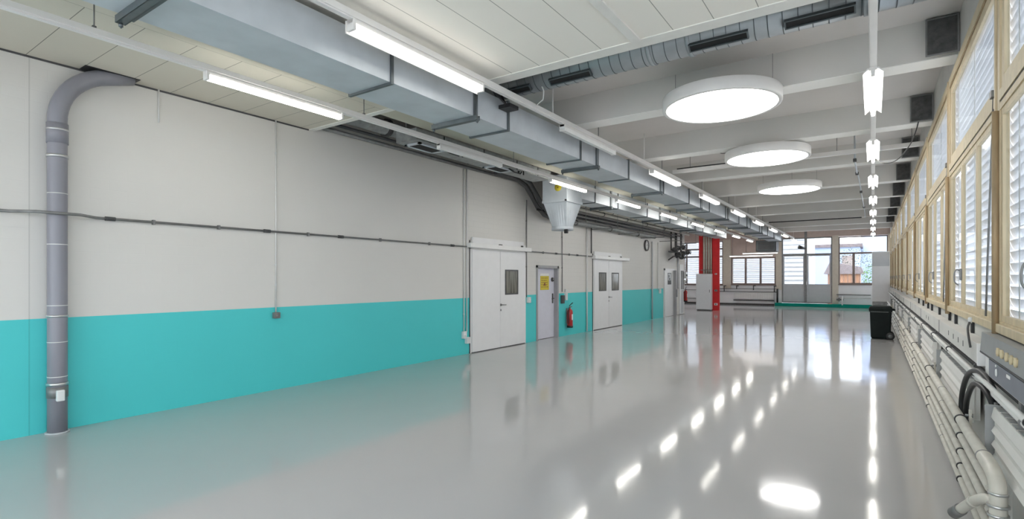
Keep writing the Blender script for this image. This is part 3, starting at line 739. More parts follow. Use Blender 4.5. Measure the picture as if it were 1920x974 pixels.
for (dx, dz, w) in ((0, 0, 'outer'), (.125, .06, 'inner')):
    pts = [(-7.34+dx, 10.0, 4.2+dz), (-7.33+dx, 10.9, 4.17+dz), (-7.3+dx, 11.25, 4.05+dz), (-7.28+dx, 11.5, 3.82+dz), (-7.27+dx, 11.75, 3.58+dz), (-7.27+dx, 12.1, 3.40+dz), (-7.27+dx, 12.6, 3.33+dz)]
    b = MB(); b.tube(pts, .058, 14); single('bent_hose', b, M['darkgrey'], '%s of two dark hoses bending down the wall behind the hood' % w, 'hose', 'dark hoses behind the hood')
pipe_run('service_pipe', 'thick grey wrapped pipe ending bluntly above the wall clock', 'pipe', [(-7.32, 12.6, 3.35), (-7.32, 20.9, 3.37)], .07, 'galv_rough', 'pipes over the painted wall', [((-7.32, y, 3.36), (0, 1, 0)) for y in (14, 16.5, 19)])
for i, (xx, zz, r, m) in enumerate([(-7.24, 3.50, .028, 'black'), (-7.14, 3.58, .028, 'black'), (-6.98, 3.70, .055, 'pipe_cream'), (-6.82, 3.80, .05, 'galv_rough'), (-6.67, 3.72, .045, 'pipe_cream')]):
    lab = ['lowest thin black pipe under the lower duct along the wall', 'upper thin black pipe under the lower duct along the wall', 'thick cream pipe along the wall above the black pipes', 'dusty grey pipe beside the cream pipe under the ceiling', 'cream pipe running right beside the lower grey duct'][i]
    pipe_run('service_pipe', lab, 'pipe', [(xx, 11.7+.3*i, zz), (xx, 23.5+.5*i, zz)], r, m, 'pipes over the painted wall', [((xx, y, zz), (0, 1, 0)) for y in (13.3, 15.2, 17.1, 19.0, 21.0, 23)])
t = thing('valve_bank', 'short bank of cream valve bodies behind the hood at the start of the pipes', 'valve', (-7.0, 12.2, 3.5), None)
for k in range(5):
    b = MB(); b.cyl((-6.98+k*.07, 12.1+k*.16, 3.44), (-6.98+k*.07, 12.1+k*.16, 3.72), .04, 10); b.cyl((-6.98+k*.07, 12.1+k*.16, 3.55), (-6.9+k*.07, 12.02+k*.16, 3.55), .03, 10); part('valve_body', b, M['ivory' if k % 2 else 'pipe_cream'], t)
t = thing('cable_tray', 'galvanised cable tray under the ceiling between the lower duct and the painted wall', 'cable tray', (-6.9, 18, 4.2), None)
b = MB(); b.box(-7.2, -7.16, 12.3, 26, 4.2, 4.28); b.box(-6.64, -6.60, 12.3, 26, 4.2, 4.28)
for k in range(45): b.box(-7.16, -6.64, 12.4+k*.3, 12.44+k*.3, 4.2, 4.22)
part('rails', b, M['galv'], t)
for k in range(6):
    b = MB(); b.tube([(-7.12+k*.085, 12.3, 4.24), (-7.12+k*.085+random.uniform(-.02, .02), 17, 4.245), (-7.12+k*.085, 26, 4.24)], .016, 6); part('cable', b, M['black' if k % 2 else 'darkgrey'], t)
for k in range(5):
    for xx in (-7.18, -6.62):
        b = MB(); b.cyl((xx, 12.8+k*3, 4.25), (xx, 12.8+k*3, 5.15), .008, 6); part('hanger_rod', b, M['dull_steel'], t)
for k, y in enumerate((13.2, 15.4, 17.6, 19.8, 22.0, 24.2)):
    t = thing('pipe_bracket', 'steel bracket carrying the pipes over the painted wall, the %s from the hood' % ORD[k], 'bracket', (-7.0, y, 3.255), 'pipe brackets over the painted wall')
    b = MB(); b.box(-7.49, -6.56, y-.02, y+.02, 3.255, 3.28); part('arm', b, M['dull_steel'], t)
    b = MB(); b.cyl((-6.58, y, 3.26), (-6.58, y, 5.15), .008, 8); part('hanger_rod', b, M['dull_steel'], t)
# valves and pipes at the wall end
t = thing('valve_manifold', 'dark cluster of valves and pipes above the doors at the wall end', 'valve manifold', (-7.2, 23.9, 2.55), None)
for (yy, za, zb, r, dx) in ((22.95, 2.9, 3.75, .03, .2), (23.3, 2.75, 3.8, .035, .28), (23.65, 2.6, 3.9, .03, .22), (24.05, 2.7, 3.9, .04, .3), (24.45, 2.6, 3.8, .03, .2)):
    b = MB(); b.cyl((XL+dx, yy, za), (XL+dx, yy, zb), r, 10); part('pipe', b, M['darkgrey'], t)
for (yy, zz, dx) in ((23.1, 2.95, .3), (23.3, 2.72, .36), (23.6, 3.05, .3), (23.75, 2.8, .42), (24.0, 2.66, .34), (24.15, 3.1, .36), (24.4, 2.85, .3), (24.7, 2.9, .4)):
    b = MB(); b.lathe([(0, -.14), (.065, -.14), (.065, -.06), (.11, -.05), (.11, .05), (.065, .06), (.065, .14), (0, .14)], (XL+dx, yy, zz), 12, 'Y'); v = part('valve', b, M['darkgrey'], t)
    b = MB(); b.cyl((XL+dx, yy, zz), (XL+dx+.12, yy, zz+.02), .014, 8); b.ring((XL+dx+.13, yy, zz+.02), (1, 0, .1), .11, .08, .025, 16); part('hand_wheel', b, M['black'], v)
b = MB(); b.tube([(XL+.2, 22.6, 2.85), (XL+.3, 23.2, 2.85), (XL+.3, 24.9, 2.85)], .035, 10); b.tube([(XL+.15, 22.75, 2.5), (XL+.3, 23.0, 2.66), (XL+.3, 24.9, 2.66)], .03, 10); part('header_pipe', b, M['darkgrey'], t)
# ------------------------------------------------------------------ things on the painted wall
# big grey drain pipe
PX, PYY, PR = XL+.105, 1.93, .088
t = thing('drain_pipe', 'big grey plastic drain pipe rising up the wall and bending into the ceiling', 'pipe', (PX, PYY, 0))
pts = [(PX, PYY, 0), (PX, PYY, 1.0), (PX, PYY, 2.2), (PX, PYY, 3.43)]+arc((PYY+.62, 3.45), .62, 176, 106, 10, 'YZ', PX)+[(PX, PYY+.70, 4.125)]
b = MB(); b.tube(pts, PR, 24); part('pipe', b, M['pipe_grey'], t)
b = MB(); b.tube([(PX, PYY, 3.18), (PX, PYY, 3.40)], PR+.008, 24); part('sleeve', b, M['pipe_grey'], t)
for z in (2.63, 2.07, 1.40, 1.0, .62):
    b = MB(); b.ring((PX, PYY, z), (0, 0, 1), PR+.002, PR-.004, .008, 24); part('pipe_joint', b, M['conduit_white'], t)
for z in (3.33, 3.04, 1.285, .54):
    b = MB(); b.ring((PX, PYY, z), (0, 0, 1), PR+.009, PR-.004, .022 if z > 3.1 or z == 1.285 else .03, 24); b.box(XL, PX-PR, PYY-.015, PYY+.015, z-.012, z+.012); part('clamp', b, M['steel'], t)
b = MB(); b.ring((PX, PYY, .45), (0, 0, 1), PR+.006, PR-.004, .12, 24); part('clamp', b, M['dull_steel'], t)
b = MB(); b.box(PX+PR-.02, PX+PR+.035, PYY-.035, PYY+.035, .36, .48, .008); part('inspection_box', b, M['box_white'], t)
b = MB(); b.ring((PX, PYY, .008), (0, 0, 1), PR+.02, PR-.004, .016, 24); part('floor_collar', b, M['cab_grey'], t)
b = MB(); b.box(PX-.1, PX+.1, PYY+.22, PYY+.76, 4.092, 4.1); part('ceiling_seal', b, M['black'], t)

def conduit(label, pts, r, m, clips=(), box=None, couplings=(), group=None, name='conduit'):
    t = thing(name, label, 'conduit', pts[-1], group)
    b = MB(); b.tube(pts, r, 10); part('pipe', b, M[m], t)
    for (p, ax) in clips:
        c = MB(); c.box(XL, p[0]+r*.9, p[1]-.012 if ax != 'Y' else p[1]-.014, p[1]+.012 if ax != 'Y' else p[1]+.014, p[2]-.014-r*(ax == 'Y'), p[2]+.014+r*(ax == 'Y')); part('clip', c, M['dull_steel' if m != 'conduit_white' else 'box_white'], t)
    for p in couplings:
        c = MB(); c.tube([(p[0], p[1]-.05, p[2]), (p[0], p[1]+.05, p[2])], r*1.7, 10); part('coupling', c, M['darkgrey'], t)
    if box:
        y0, y1, z0, z1, m2 = box
        c = MB(); c.box(XL, XL+.06, y0, y1, z0, z1, .006); o = part('socket_box', c, M[m2], t)
        c = MB(); c.lathe([(0, XL+.07), (.028, XL+.07), (.03, XL+.058), (0, XL+.058)], (0, (y0+y1)/2, (z0+z1)/2), 16, 'X'); part('socket_lid', c, M['dull_steel' if m2 == 'dull_steel' else 'white_metal'], o)
    return t
zc = 2.405
conduit('grey horizontal conduit crossing the white wall and stepping out around the big drain pipe', [(XL+.03, -1.2, 2.43), (XL+.03, 1.55, zc), (XL+.22, 1.72, zc), (XL+.225, 2.1, zc), (XL+.03, 2.3, zc), (XL+.03, 9.08, zc)], .015, 'dull_steel',
        [((XL+.03, y, zc), 'Y') for y in (2.9, 3.7, 5.1, 6.6, 7.9)], None, [(XL+.03, 1.38, zc), (XL+.03, 2.44, zc), (XL+.03, 4.40, zc), (XL+.03, 5.72, zc), (XL+.03, 8.6, zc)])
conduit('grey horizontal conduit between the two white double doors, above the grey door', [(XL+.03, 11.6, zc), (XL+.03, 15.45, zc)], .015, 'dull_steel', [((XL+.03, y, zc), 'Y') for y in (12.4, 13.9)], None, [(XL+.03, 13.1, zc), (XL+.03, 14.4, zc)])
conduit('thin white conduit dropping down the blank wall to a small grey socket', [(XL+.015, 4.55, 4.12), (XL+.015, 4.55, 1.17)], .011, 'conduit_white', [((XL+.015, 4.55, z), 'Z') for z in (3.6, 3.0, 1.9, 1.6)], (4.5, 4.6, 1.09, 1.18, 'dull_steel'))
conduit('short white conduit hanging from the ceiling tiles, ending in mid wall', [(XL+.015, 2.96, 4.1), (XL+.015, 2.96, 3.68)], .010, 'conduit_white')
t = conduit('pair of white conduits just before the first double door, with switch boxes low down', [(XL+.02, 9.0, 4.2), (XL+.02, 9.0, .5)], .014, 'conduit_white', [((XL+.02, 9.0, z), 'Z') for z in (3.4, 1.6, .9)], (8.94, 9.06, .36, .52, 'box_white'))
b = MB(); b.tube([(XL+.02, 9.1, 4.2), (XL+.02, 9.1, .5)], .014, 10); part('pipe', b, M['conduit_white'], t)
b = MB(); b.box(XL, XL+.07, 9.05, 9.17, .24, .38, .006); part('socket_box', b, M['box_white'], t)
conduit('grey conduit beside the first double door, ending at a round white switch', [(XL+.02, 11.56, 3.75), (XL+.02, 11.56, 1.2)], .013, 'dull_steel', [((XL+.02, 11.56, z), 'Z') for z in (3.2, 2.0)], (11.58, 11.72, 1.05, 1.2, 'box_white'))
b = MB(); b.tube([(XL+.02, 11.3, 4.18), (XL+.02, 11.3, 4.0), (XL+.02, 11.56, 3.9), (XL+.02, 11.56, 3.72)], .012, 8)
conduit('grey conduit descending between the grey door and the fire extinguisher', [(XL+.02, 13.47, 3.3), (XL+.02, 13.47, 1.3)], .012, 'dull_steel', [((XL+.02, 13.47, z), 'Z') for z in (2.9, 2.0)])
conduit('dark conduit beside the second double door', [(XL+.03, 15.38, 3.35), (XL+.03, 15.38, 2.5)], .018, 'darkgrey')
conduit('white pipe running floor to ceiling before the second double door', [(XL+.035, 15.05, 3.3), (XL+.035, 15.05, .02)], .026, 'conduit_white', [((XL+.035, 15.05, z), 'Z') for z in (2.7, 1.6, .6)])
conduit('thin white conduit past the wall clock ending at a small white socket', [(XL+.02, 21.75, 3.2), (XL+.02, 21.75, 1.2)], .014, 'conduit_white', [], (21.9, 22.06, 1.05, 1.25, 'box_white'))
conduit('grey downpipe past the wall clock, reaching the floor', [(XL+.04, 21.0, 3.2), (XL+.04, 21.0, .02)], .03, 'cab_grey', [((XL+.04, 21.0, z), 'Z') for z in (2.4, 1.4)])
conduit('white pipe at the end of the painted wall, below the dark valves', [(XL+.04, 24.45, 2.7), (XL+.04, 24.45, 1.2)], .03, 'cab_grey')
# switch strip near the grey door
t = thing('switch_box', 'small white and dark switch box above the first fire extinguisher', 'switch', (XL+.03, 13.6, .96))
b = MB(); b.box(XL, XL+.06, 13.62, 13.74, 1.05, 1.27, .006); b.box(XL, XL+.05, 13.64, 13.72, 1.30, 1.37, .006); part('white_box', b, M['box_white'], t)
b = MB(); b.box(XL, XL+.07, 13.40, 13.54, .96, 1.2, .008); part('dark_switch', b, M['darkgrey'], t)
t = thing('wall_sensor', 'round dark door switch fixed to the grey door', 'switch', (XL-.1, 13.08, 1.62))
b = MB(); b.lathe([(0, XL-.05), (.05, XL-.055), (.06, XL-.07), (.06, XL-.10), (0, XL-.10)], (0, 13.08, 1.66), 20, 'X'); part('body', b, M['darkgrey'], t)
b = MB(); b.lathe([(0, XL-.046), (.02, XL-.047), (.02, XL-.052), (0, XL-.052)], (0, 13.08, 1.67), 12, 'X'); part('button', b, M['steel'], t)
# yellow warning plate
t = thing('warning_sign', 'yellow warning sign with a white strip on the grey door', 'sign', (XL-.1, 12.67, 1.37))
b = MB(); b.box(XL-.10, XL-.094, 12.44, 12.9, 1.37, 1.76); part('plate', b, M['yellow'], t)
b = MB(); b.box(XL-.10, XL-.093, 12.43, 12.9, 1.765, 1.83); part('top_strip', b, M['white_metal'], t)
b = MB(); xs = XL-.0935
for r_ in range(5):
    yy = 12.49
    while yy < 12.8:
        w_ = random.uniform(.03, .08); b.box(xs-.001, xs, yy, min(yy+w_, 12.85), 1.69-r_*.062, 1.71-r_*.062); yy += w_+.03
b.prism([(12.6, 1.49), (12.74, 1.49), (12.67, 1.60)], 'X', xs-.001, xs+.0004)
part('lettering', b, M['sign_red'], t)

def extinguisher(label, y, z0, hgt, m='red'):
    s = hgt/.62; x = XL+.11
    t = thing('fire_extinguisher', label, 'fire extinguisher', (x, y, z0), 'fire extinguishers on the painted wall')
    b = MB(); b.lathe([(0, z0), (.062*s, z0), (.075*s, z0+.012*s), (.075*s, z0+.40*s), (.068*s, z0+.44*s), (.045*s, z0+.475*s), (.022*s, z0+.49*s), (.022*s, z0+.51*s), (0, z0+.51*s)], (x, y, 0), 24); part('cylinder', b, M['red'], t)
    b = MB(); b.lathe([(.073*s, z0-.004), (.079*s, z0-.004), (.079*s, z0+.05*s), (.073*s, z0+.05*s)], (x, y, 0), 24); part('base_ring', b, M['black'], t)
    b = MB(); b.cyl((x, y, z0+.50*s), (x, y, z0+.56*s), .018*s, 12); b.cyl((x-.03*s, y, z0+.535*s), (x+.04*s, y, z0+.535*s), .012*s, 10); part('valve', b, M['dull_steel'], t)
    b = MB(); b.hexa([(x-.012, y-.03*s, z0+.565*s), (x+.012, y-.03*s, z0+.565*s), (x+.012, y+.15*s, z0+.635*s), (x-.012, y+.15*s, z0+.635*s), (x-.012, y-.03*s, z0+.578*s), (x+.012, y-.03*s, z0+.578*s), (x+.012, y+.15*s, z0+.65*s), (x-.012, y+.15*s, z0+.65*s)])
    b.box(x-.01, x+.01, y, y+.11*s, z0+.545*s, z0+.557*s); part('lever', b, M['black'], t)
    b = MB(); b.tube([(x, y-.02*s, z0+.53*s), (x+.01, y-.09*s, z0+.50*s), (x+.02, y-.105*s, z0+.40*s), (x+.02, y-.095*s, z0+.2*s), (x+.02, y-.09*s, z0+.1*s)], .010*s, 8); part('hose', b, M['black'], t)
    b = MB(); n = 10; a0, a1 = -25, 60
    rg = [[(x+.0765*s*math.cos(math.radians(a0+(a1-a0)*i/n)), y+.0765*s*math.sin(math.radians(a0+(a1-a0)*i/n)), z0+h*s) for h in (.2, .35)] for i in range(n+1)]
    for i in range(n): b.quad(rg[i][0], rg[i+1][0], rg[i+1][1], rg[i][1])
    part('label_plate', b, M['white_metal'], t)
    b = MB(); b.box(XL, x-.06*s, y-.03, y+.03, z0+.38*s, z0+.42*s); b.box(XL, XL+.01, y-.04, y+.04, z0+.1*s, z0+.5*s); part('wall_bracket', b, M['dull_steel'], t)
extinguisher('red fire extinguisher hung between the grey door and the second double door', 13.78, .24, .70)
extinguisher('red fire extinguisher hung at the very end of the painted wall, near the red column', 25.42, .58, .68)
# clock
t = thing('wall_clock', 'round wall clock with a dark rim high on the white block wall', 'clock', (XL+.03, 20.38, 2.79))
b = MB(); b.lathe([(.19, XL), (.225, XL), (.225, XL+.06), (.2, XL+.065), (.195, XL+.05), (.19, XL+.04)], (0, 20.38, 3.01), 40, 'X'); part('rim', b, M['darkgrey'], t)
b = MB(); b.lathe([(0, XL+.04), (.2, XL+.04), (.2, XL), (0, XL)], (0, 20.38, 3.01), 40, 'X'); part('face', b, M['clock_face'], t)
b = MB()
for (an, L, w_) in ((65, .11, .012), (-20, .16, .008)):
    a = math.radians(an); d = Vector((0, math.sin(a), math.cos(a))); nrm = Vector((0, math.cos(a), -math.sin(a)))*w_; c = Vector((XL+.046, 20.38, 3.01))
    b.quad(*[tuple(q) for q in (c-nrm-d*.02, c+nrm-d*.02, c+nrm*.6+d*L, c-nrm*.6+d*L)])
for k in range(12):
    a = 2*PI*k/12; yy, zz = 20.38+.165*math.sin(a), 3.01+.165*math.cos(a); b.box(XL+.041, XL+.044, yy-.008, yy+.008, zz-.012, zz+.012)
part('hands_and_ticks', b, M['black'], t)
# picture notice on the narrow white door
t = thing('door_notice', 'small grey picture notice on the narrow white door', 'notice', (XL+.04, 23.2, 1.42))
b = MB(); b.frame('X', XL+.036, XL+.044, 22.98, 23.45, 1.42, 1.93, .03); b.box(XL+.036, XL+.041, 23.0, 23.43, 1.44, 1.6); b.box(XL+.036, XL+.041, 23.15, 23.3, 1.62, 1.7); b.box(XL+.036, XL+.041, 23.1, 23.2, 1.72, 1.84)
part('print', b, M['darkgrey'], t)
b = MB(); b.box(XL+.034, XL+.038, 22.99, 23.44, 1.43, 1.92); part('sheet', b, M['cab_grey'], t)
t = thing('slotted_panel', 'white wall panel with two tall dark slots beside the second extinguisher', 'panel', (XL+.03, 25.0, .02))
b = MB(); b.box(XL+.001, XL+.05, 24.7, 25.28, .02, 2.35, .004); part('panel', b, M['door_white'], t)
for yy in (24.88, 25.12):
    b = MB(); b.box(XL+.045, XL+.056, yy, yy+.14, 1.17, 2.05); part('slot', b, M['darkgrey'], t)
b = MB(); b.box(XL+.045, XL+.053, 24.88, 25.26, .05, 1.15); part('lower_plate', b, M['cab_grey'], t)
t = thing('switch_cabinet', 'white switch boxes stacked above the second fire extinguisher', 'switch box', (XL+.1, 25.38, 1.3))
b = MB(); b.box(XL+.001, XL+.16, 25.29, 25.52, 1.68, 2.0, .008); b.box(XL+.001, XL+.13, 25.3, 25.48, 1.42, 1.62, .008); part('boxes', b, M['box_white'], t)
b = MB(); b.cyl((XL+.15, 25.38, 1.84), (XL+.2, 25.38, 1.84), .05, 14); b.cyl((XL+.12, 25.4, 1.52), (XL+.17, 25.4, 1.52), .035, 14); part('rotary_switch', b, M['darkgrey'], t)
b = MB(); b.tube([(XL+.1, 25.33, 2.0), (XL+.1, 25.3, 2.35), (XL+.12, 25.15, 2.65)], .014, 8); b.tube([(XL+.1, 25.45, 2.0), (XL+.1, 25.47, 2.4), (XL+.13, 25.2, 2.7)], .012, 8); part('cables', b, M['wood_dark'], t)

# ------------------------------------------------------------------ red column with cabinet
b = MB(); b.box(-7.70, -7.62, 28.95, 29.35, 0, ZS); b.box(-6.98, -6.63, 28.82, 28.9, 0, ZS); b.box(-6.9, -6.83, 28.9, 29.3, 0, ZS); b.box(-7.62, -6.9, 29.28, 29.35, 0, ZS)
b.box(-7.70, -7.5, 28.9, 28.96, 0, ZS)
struct('column', b, M['col_red'])
t = thing('column_cabinet', 'pale grey metal cabinet standing against the red column', 'cabinet', (-7.35, 28.65, 0))
b = MB(); b.box(-7.74, -6.97, 28.5, 28.8, .05, 1.93, .006); part('body', b, M['cab_pale'], t)
b = MB(); b.box(-7.70, -7.0, 28.53, 28.8, 0, .05); part('plinth', b, M['darkgrey'], t)
b = MB(); b.box(-7.71, -7.0, 28.485, 28.5, .08, 1.9, .003); d = part('door', b, M['cab_pale'], t)
b = MB(); b.box(-7.06, -7.03, 28.465, 28.485, .95, 1.1, .003); part('handle', b, M['dull_steel'], d)
for k, xx in enumerate((-7.42, -7.3, -7.18, -7.06)):
    pipe_run('riser_pipe', 'cream riser pipe in the red column, %s of four from its left edge' % ORD[k], 'pipe', [(xx, 28.88, 1.94), (xx, 28.88, 4.3)], .055 if k == 0 else .045, 'pipe_cream', 'riser pipes in the red column', seg=14)
b = MB(); b.box(-7.6, -6.99, 28.815, 28.828, 2.12, 2.15); single('pipe_strap', b, M['dull_steel'], 'steel strap across the cream riser pipes in the red column', 'strap')
for (zz, s_, w_) in ((1.05, .07, 'dark socket halfway up the red column'), (.33, .08, 'white socket near the foot of the red column'), (1.92, .05, 'small white box on the red column at cabinet height')):
    t = thing('column_socket', w_, 'socket', (-6.8, 28.79, zz-s_/2))
    b = MB(); b.box(-6.8-s_, -6.8+s_, 28.77, 28.82, zz-s_*.7, zz+s_*.7, .006); part('housing', b, M['galv_rough' if zz == 1.05 else 'box_white'], t)
    b = MB(); b.cyl((-6.8, 28.765, zz), (-6.8, 28.775, zz), s_*.45, 12); part('socket_face', b, M['darkgrey'], t)

# ------------------------------------------------------------------ end wall fittings
def rail_pipe(lab, z, x0, x1, r, m, y=35.85, ends=()):
    t = thing('heating_pipe', lab, 'pipe', ((x0+x1)/2, y, z), 'heating pipes on the end wall')
    b = MB(); b.cyl((x0, y, z), (x1, y, z), r, 10); part('pipe', b, M[m], t)
    for xx in ends:
        c = MB(); c.box(xx-.02, xx+.02, y-.02, YF, z-.02, z+.02); part('bracket', c, M[m], t)
rail_pipe('upper of two thin grey pipes under the three low end panes', 1.03, -8.3, -4.95, .022, 'dull_steel', ends=(-7.9, -6.2, -5.2))
rail_pipe('lower of two thin grey pipes under the three low end panes', .84, -8.3, -4.9, .026, 'dull_steel', ends=(-7.7, -5.4))
rail_pipe('dark pipe near the floor under the three low end panes', .30, -7.38, -5.0, .035, 'darkgrey', ends=(-7.3, -6.09, -5.05))
rail_pipe('upper grey pipe on the low wall beyond the green step, by the white cabinet', .74, -1.75, -.1, .03, 'dull_steel', ends=(-1.6, -.3))
rail_pipe('lower grey pipe on the low wall beyond the green step, by the white cabinet', .55, -1.75, -.1, .03, 'conduit_white', ends=(-1.5, -.4))
rail_pipe('grey pipe under the far window behind the red column, upper one', .92, -12.5, -8.3, .02, 'dull_steel', ends=(-11, -9))
rail_pipe('grey pipe under the far window behind the red column, lower one', .36, -12.5, -8.3, .025, 'dull_steel', ends=(-11, -9))
for k, (xx, za, zb, w_) in enumerate([(-7.95, .85, 1.2, 'at the column end of the two thin grey pipes'), (-7.2, 1.0, 1.2, 'second from the column on the two thin grey pipes'), (-6.2, .95, 1.22, 'in the middle of the two thin grey pipes'), (-5.02, .85, 1.2, 'at the glass door end of the two thin grey pipes')]):
    t = thing('pipe_valve', 'dark upright valve '+w_, 'valve', (xx, 35.82, za), 'valves on the end wall pipes')
    b = MB(); b.cyl((xx, 35.85, za), (xx, 35.85, zb), .03, 10); part('stem', b, M['darkgrey'], t)
    b = MB(); b.cyl((xx-.03, 35.85, zb), (xx+.12, 35.85, zb+.01), .028, 10); part('lever', b, M['darkgrey'], t)
t = thing('wall_radiator', 'flat white radiator under the three low end panes', 'radiator', (-6.2, 35.9, .36))
b = MB(); b.box(-7.35, -5.08, 35.88, 35.97, .38, .78, .006); part('panel', b, M['white_metal'], t)
b = MB()
for k in range(22): b.box(-7.3+k*.1, -7.27+k*.1, 35.875, 35.885, .42, .74)
part('ribs', b, M['radiator'], t)
pipe_run('dark_post', 'short black upright pipe beside the glass doors', 'pipe', [(-4.84, 35.8, .2), (-4.84, 35.8, 1.05)], .05, 'black')
pipe_run('grey_post', 'pale upright pipe beside the short black one by the glass doors', 'pipe', [(-4.96, 35.7, .02), (-4.96, 35.7, .8)], .04, 'cab_grey')
t = thing('pipe_stand', 'low white pipe standing on the green step by the end window', 'pipe', (-1.45, 35.4, .16))
b = MB(); b.tube([(-1.45, 35.4, .16), (-1.45, 35.4, .60), (-1.45, 35.8, .62)], .035, 10); part('pipe', b, M['conduit_white'], t)
b = MB(); b.cyl((-1.75, 35.75, .46), (-1.4, 35.75, .46), .05, 10); b.cyl((-1.62, 35.7, .36), (-1.62, 35.7, .56), .04, 10); part('valve', b, M['dull_steel'], t)
t = thing('end_cabinet', 'tall white cabinet with a blue grey top panel in the corner by the windows', 'cabinet', (.36, 34.2, 0))
b = MB(); b.box(-.05, .72, 33.6, 34.8, .04, 3.1, .008); part('body', b, M['white_metal'], t)
b = MB(); b.box(-.03, .70, 33.585, 33.6, 2.33, 3.07, .003); part('top_panel', b, M['cab_grey'], t)
b = MB(); b.box(-.03, .70, 33.585, 33.6, .5, 2.3, .003); part('front_panel', b, M['door_white'], t)
b = MB(); b.box(-.03, .70, 33.585, 33.6, .06, .47); part('lower_panel', b, M['galv_rough'], t)
t = thing('spotlight', 'small black spotlight fixed on the post of the glass doors', 'spotlight', (-3.5, 35.7, 3.45))
b = MB(); b.cyl((-3.33, 35.95, 3.52), (-3.45, 35.8, 3.52), .03, 10); part('arm', b, M['black'], t)
b = MB(); b.tube([(-3.40, 35.82, 3.50), (-3.55, 35.7, 3.53), (-3.66, 35.6, 3.56)], [.07, .10, .11], 14); part('head', b, M['black'], t)
b = MB(); b.lathe([(0, 0), (.09, 0), (.09, .006), (0, .006)], (0, 0, 0), 16, 'Y'); b.bm.transform(Matrix.Translation((-3.665, 35.595, 3.56)) @ Matrix.Rotation(math.radians(-48), 4, 'Z')); part('lens', b, M['door_glass'], t)
for k, (xa, xb, y, z) in enumerate([(-7.5, -5.0, 35.2, 3.05), (-6.4, -4.5, 33.5, 3.13)]):
    t = thing('hanging_ceiling_lamp', ['long lit tube lamp hung crosswise above the three low end panes', 'shorter lit tube lamp hung crosswise in front of the longer one by the end wall'][k], 'lamp', ((xa+xb)/2, y, z), 'crosswise lamps by the end wall')
    b = MB(); b.box(xa, xb, y-.04, y+.04, z+.035, z+.09, .006); part('housing', b, M['lamp_white'], t)
    b = MB(); b.box(xa+.03, xb-.03, y-.03, y+.03, z, z+.04); part('diffuser', b, M['bar_lamp'], t)
    for xx in (xa+.2, xb-.2):
        b = MB(); b.cyl((xx, y, z+.06), (xx, y, 5.15 if xx < -5.95 else (4.12 if xx < -5.36 else ZC)), .008, 6); part('hanger_rod', b, M['dull_steel'], t)
# white rail and thin dark pipes under the slab
t = thing('ceiling_rail', 'white rail with a dark gap above it, crossing the hall behind the middle round light', 'rail', (-2, 12.4, 4.17))
b = MB(); b.box(-3.9, XR, 12.35, 12.45, 4.17, 4.25, .004); part('rail', b, M['lamp_white'], t)
b = MB(); b.box(-3.8, -2.0, 12.37, 12.43, 4.25, 4.28); part('gap_shade', b, M['black'], t)  # black strip paints the shade in the gap above the rail
for xx in (-3.5, -2.2, -.6, .6):
    b = MB(); b.cyl((xx, 12.4, 4.24), (xx, 12.4, ZC), .006, 6); part('hanger_rod', b, M['dull_steel'], t)
b = MB(); b.tube(smooth([(0.04, 12.5, 4.03), (.17, 12.3, 3.90), (.36, 12.0, 3.88), (.52, 11.4, 4.0), (.58, 10.9, 4.12), (.60, 10.6, 4.21)]), .009, 8); single('hanging_cable', b, M['black'], 'black cable sagging from the window track up to an insulation board', 'cable')
pipe_run('ceiling_pipe', 'thin black pipe crossing under the slab near the end wall', 'pipe', [(-3.7, 24.9, 4.1), (-.37, 24.9, 4.1)], .022, 'black', None, [((x_, 24.9, 4.1), (1, 0, 0)) for x_ in (-3.2, -2, -.8)])
t = thing('hanging_conduit', 'grey jointed conduit running under the ceiling ribs toward the end wall beside the window track', 'conduit', (-.27, 15, 4.0))
pts = [(-.30, 12.4, 4.6), (-.30, 12.5, 4.05), (-.29, 13.8, 4.0), (-.29, 14.1, 4.1), (-.27, 16.6, 4.08), (-.26, 17.0, 3.96), (-.25, 21, 4.06), (-.25, 24.8, 4.08)]
b = MB(); b.tube(pts, .014, 8); part('pipe', b, M['galv'], t)
for p in ((-.30, 12.5, 4.05), (-.29, 13.8, 4.0), (-.265, 16.8, 4.0), (-.25, 21, 4.06)):
    b = MB(); b.box(p[0]-.03, p[0]+.03, p[1]-.05, p[1]+.05, p[2]-.03, p[2]+.03, .006); part('joint_box', b, M['darkgrey'], t)
# ------------------------------------------------------------------ equipment along the window wall
PXW = .575
runs = [(.575, .035, 'thick top cream pipe'), (.445, .025, 'second cream pipe from the top'), (.32, .025, 'middle cream pipe'), (.205, .023, 'fourth cream pipe from the top'), (.10, .022, 'lowest cream pipe')]
RACK = [5.46, 8.35, 11.2, 14.1, 17.0, 19.9, 22.8, 25.7]
for i, (z, r, w_) in enumerate(runs):
    y0 = 4.40 if i == 0 else 4.2
    t = thing('cream_pipe', w_+' of the rack of pipes along the window wall', 'pipe', (PXW, y0, z), 'rack of cream pipes along the window wall')
    b = MB(); b.cyl((PXW, y0, z), (PXW, 30.5, z), r, 18); part('pipe', b, M['pipe_cream'], t)
    for y in RACK:
        c = MB(); c.ring((PXW, y, z), (0, 1, 0), r+.007, r-.004, .02, 20); part('clamp', c, M['black'], t)
        c = MB(); c.ring((PXW, y+1.35, z), (0, 1, 0), r+.0025, r-.004, .010, 20); part('joint', c, M['dull_steel'], t)
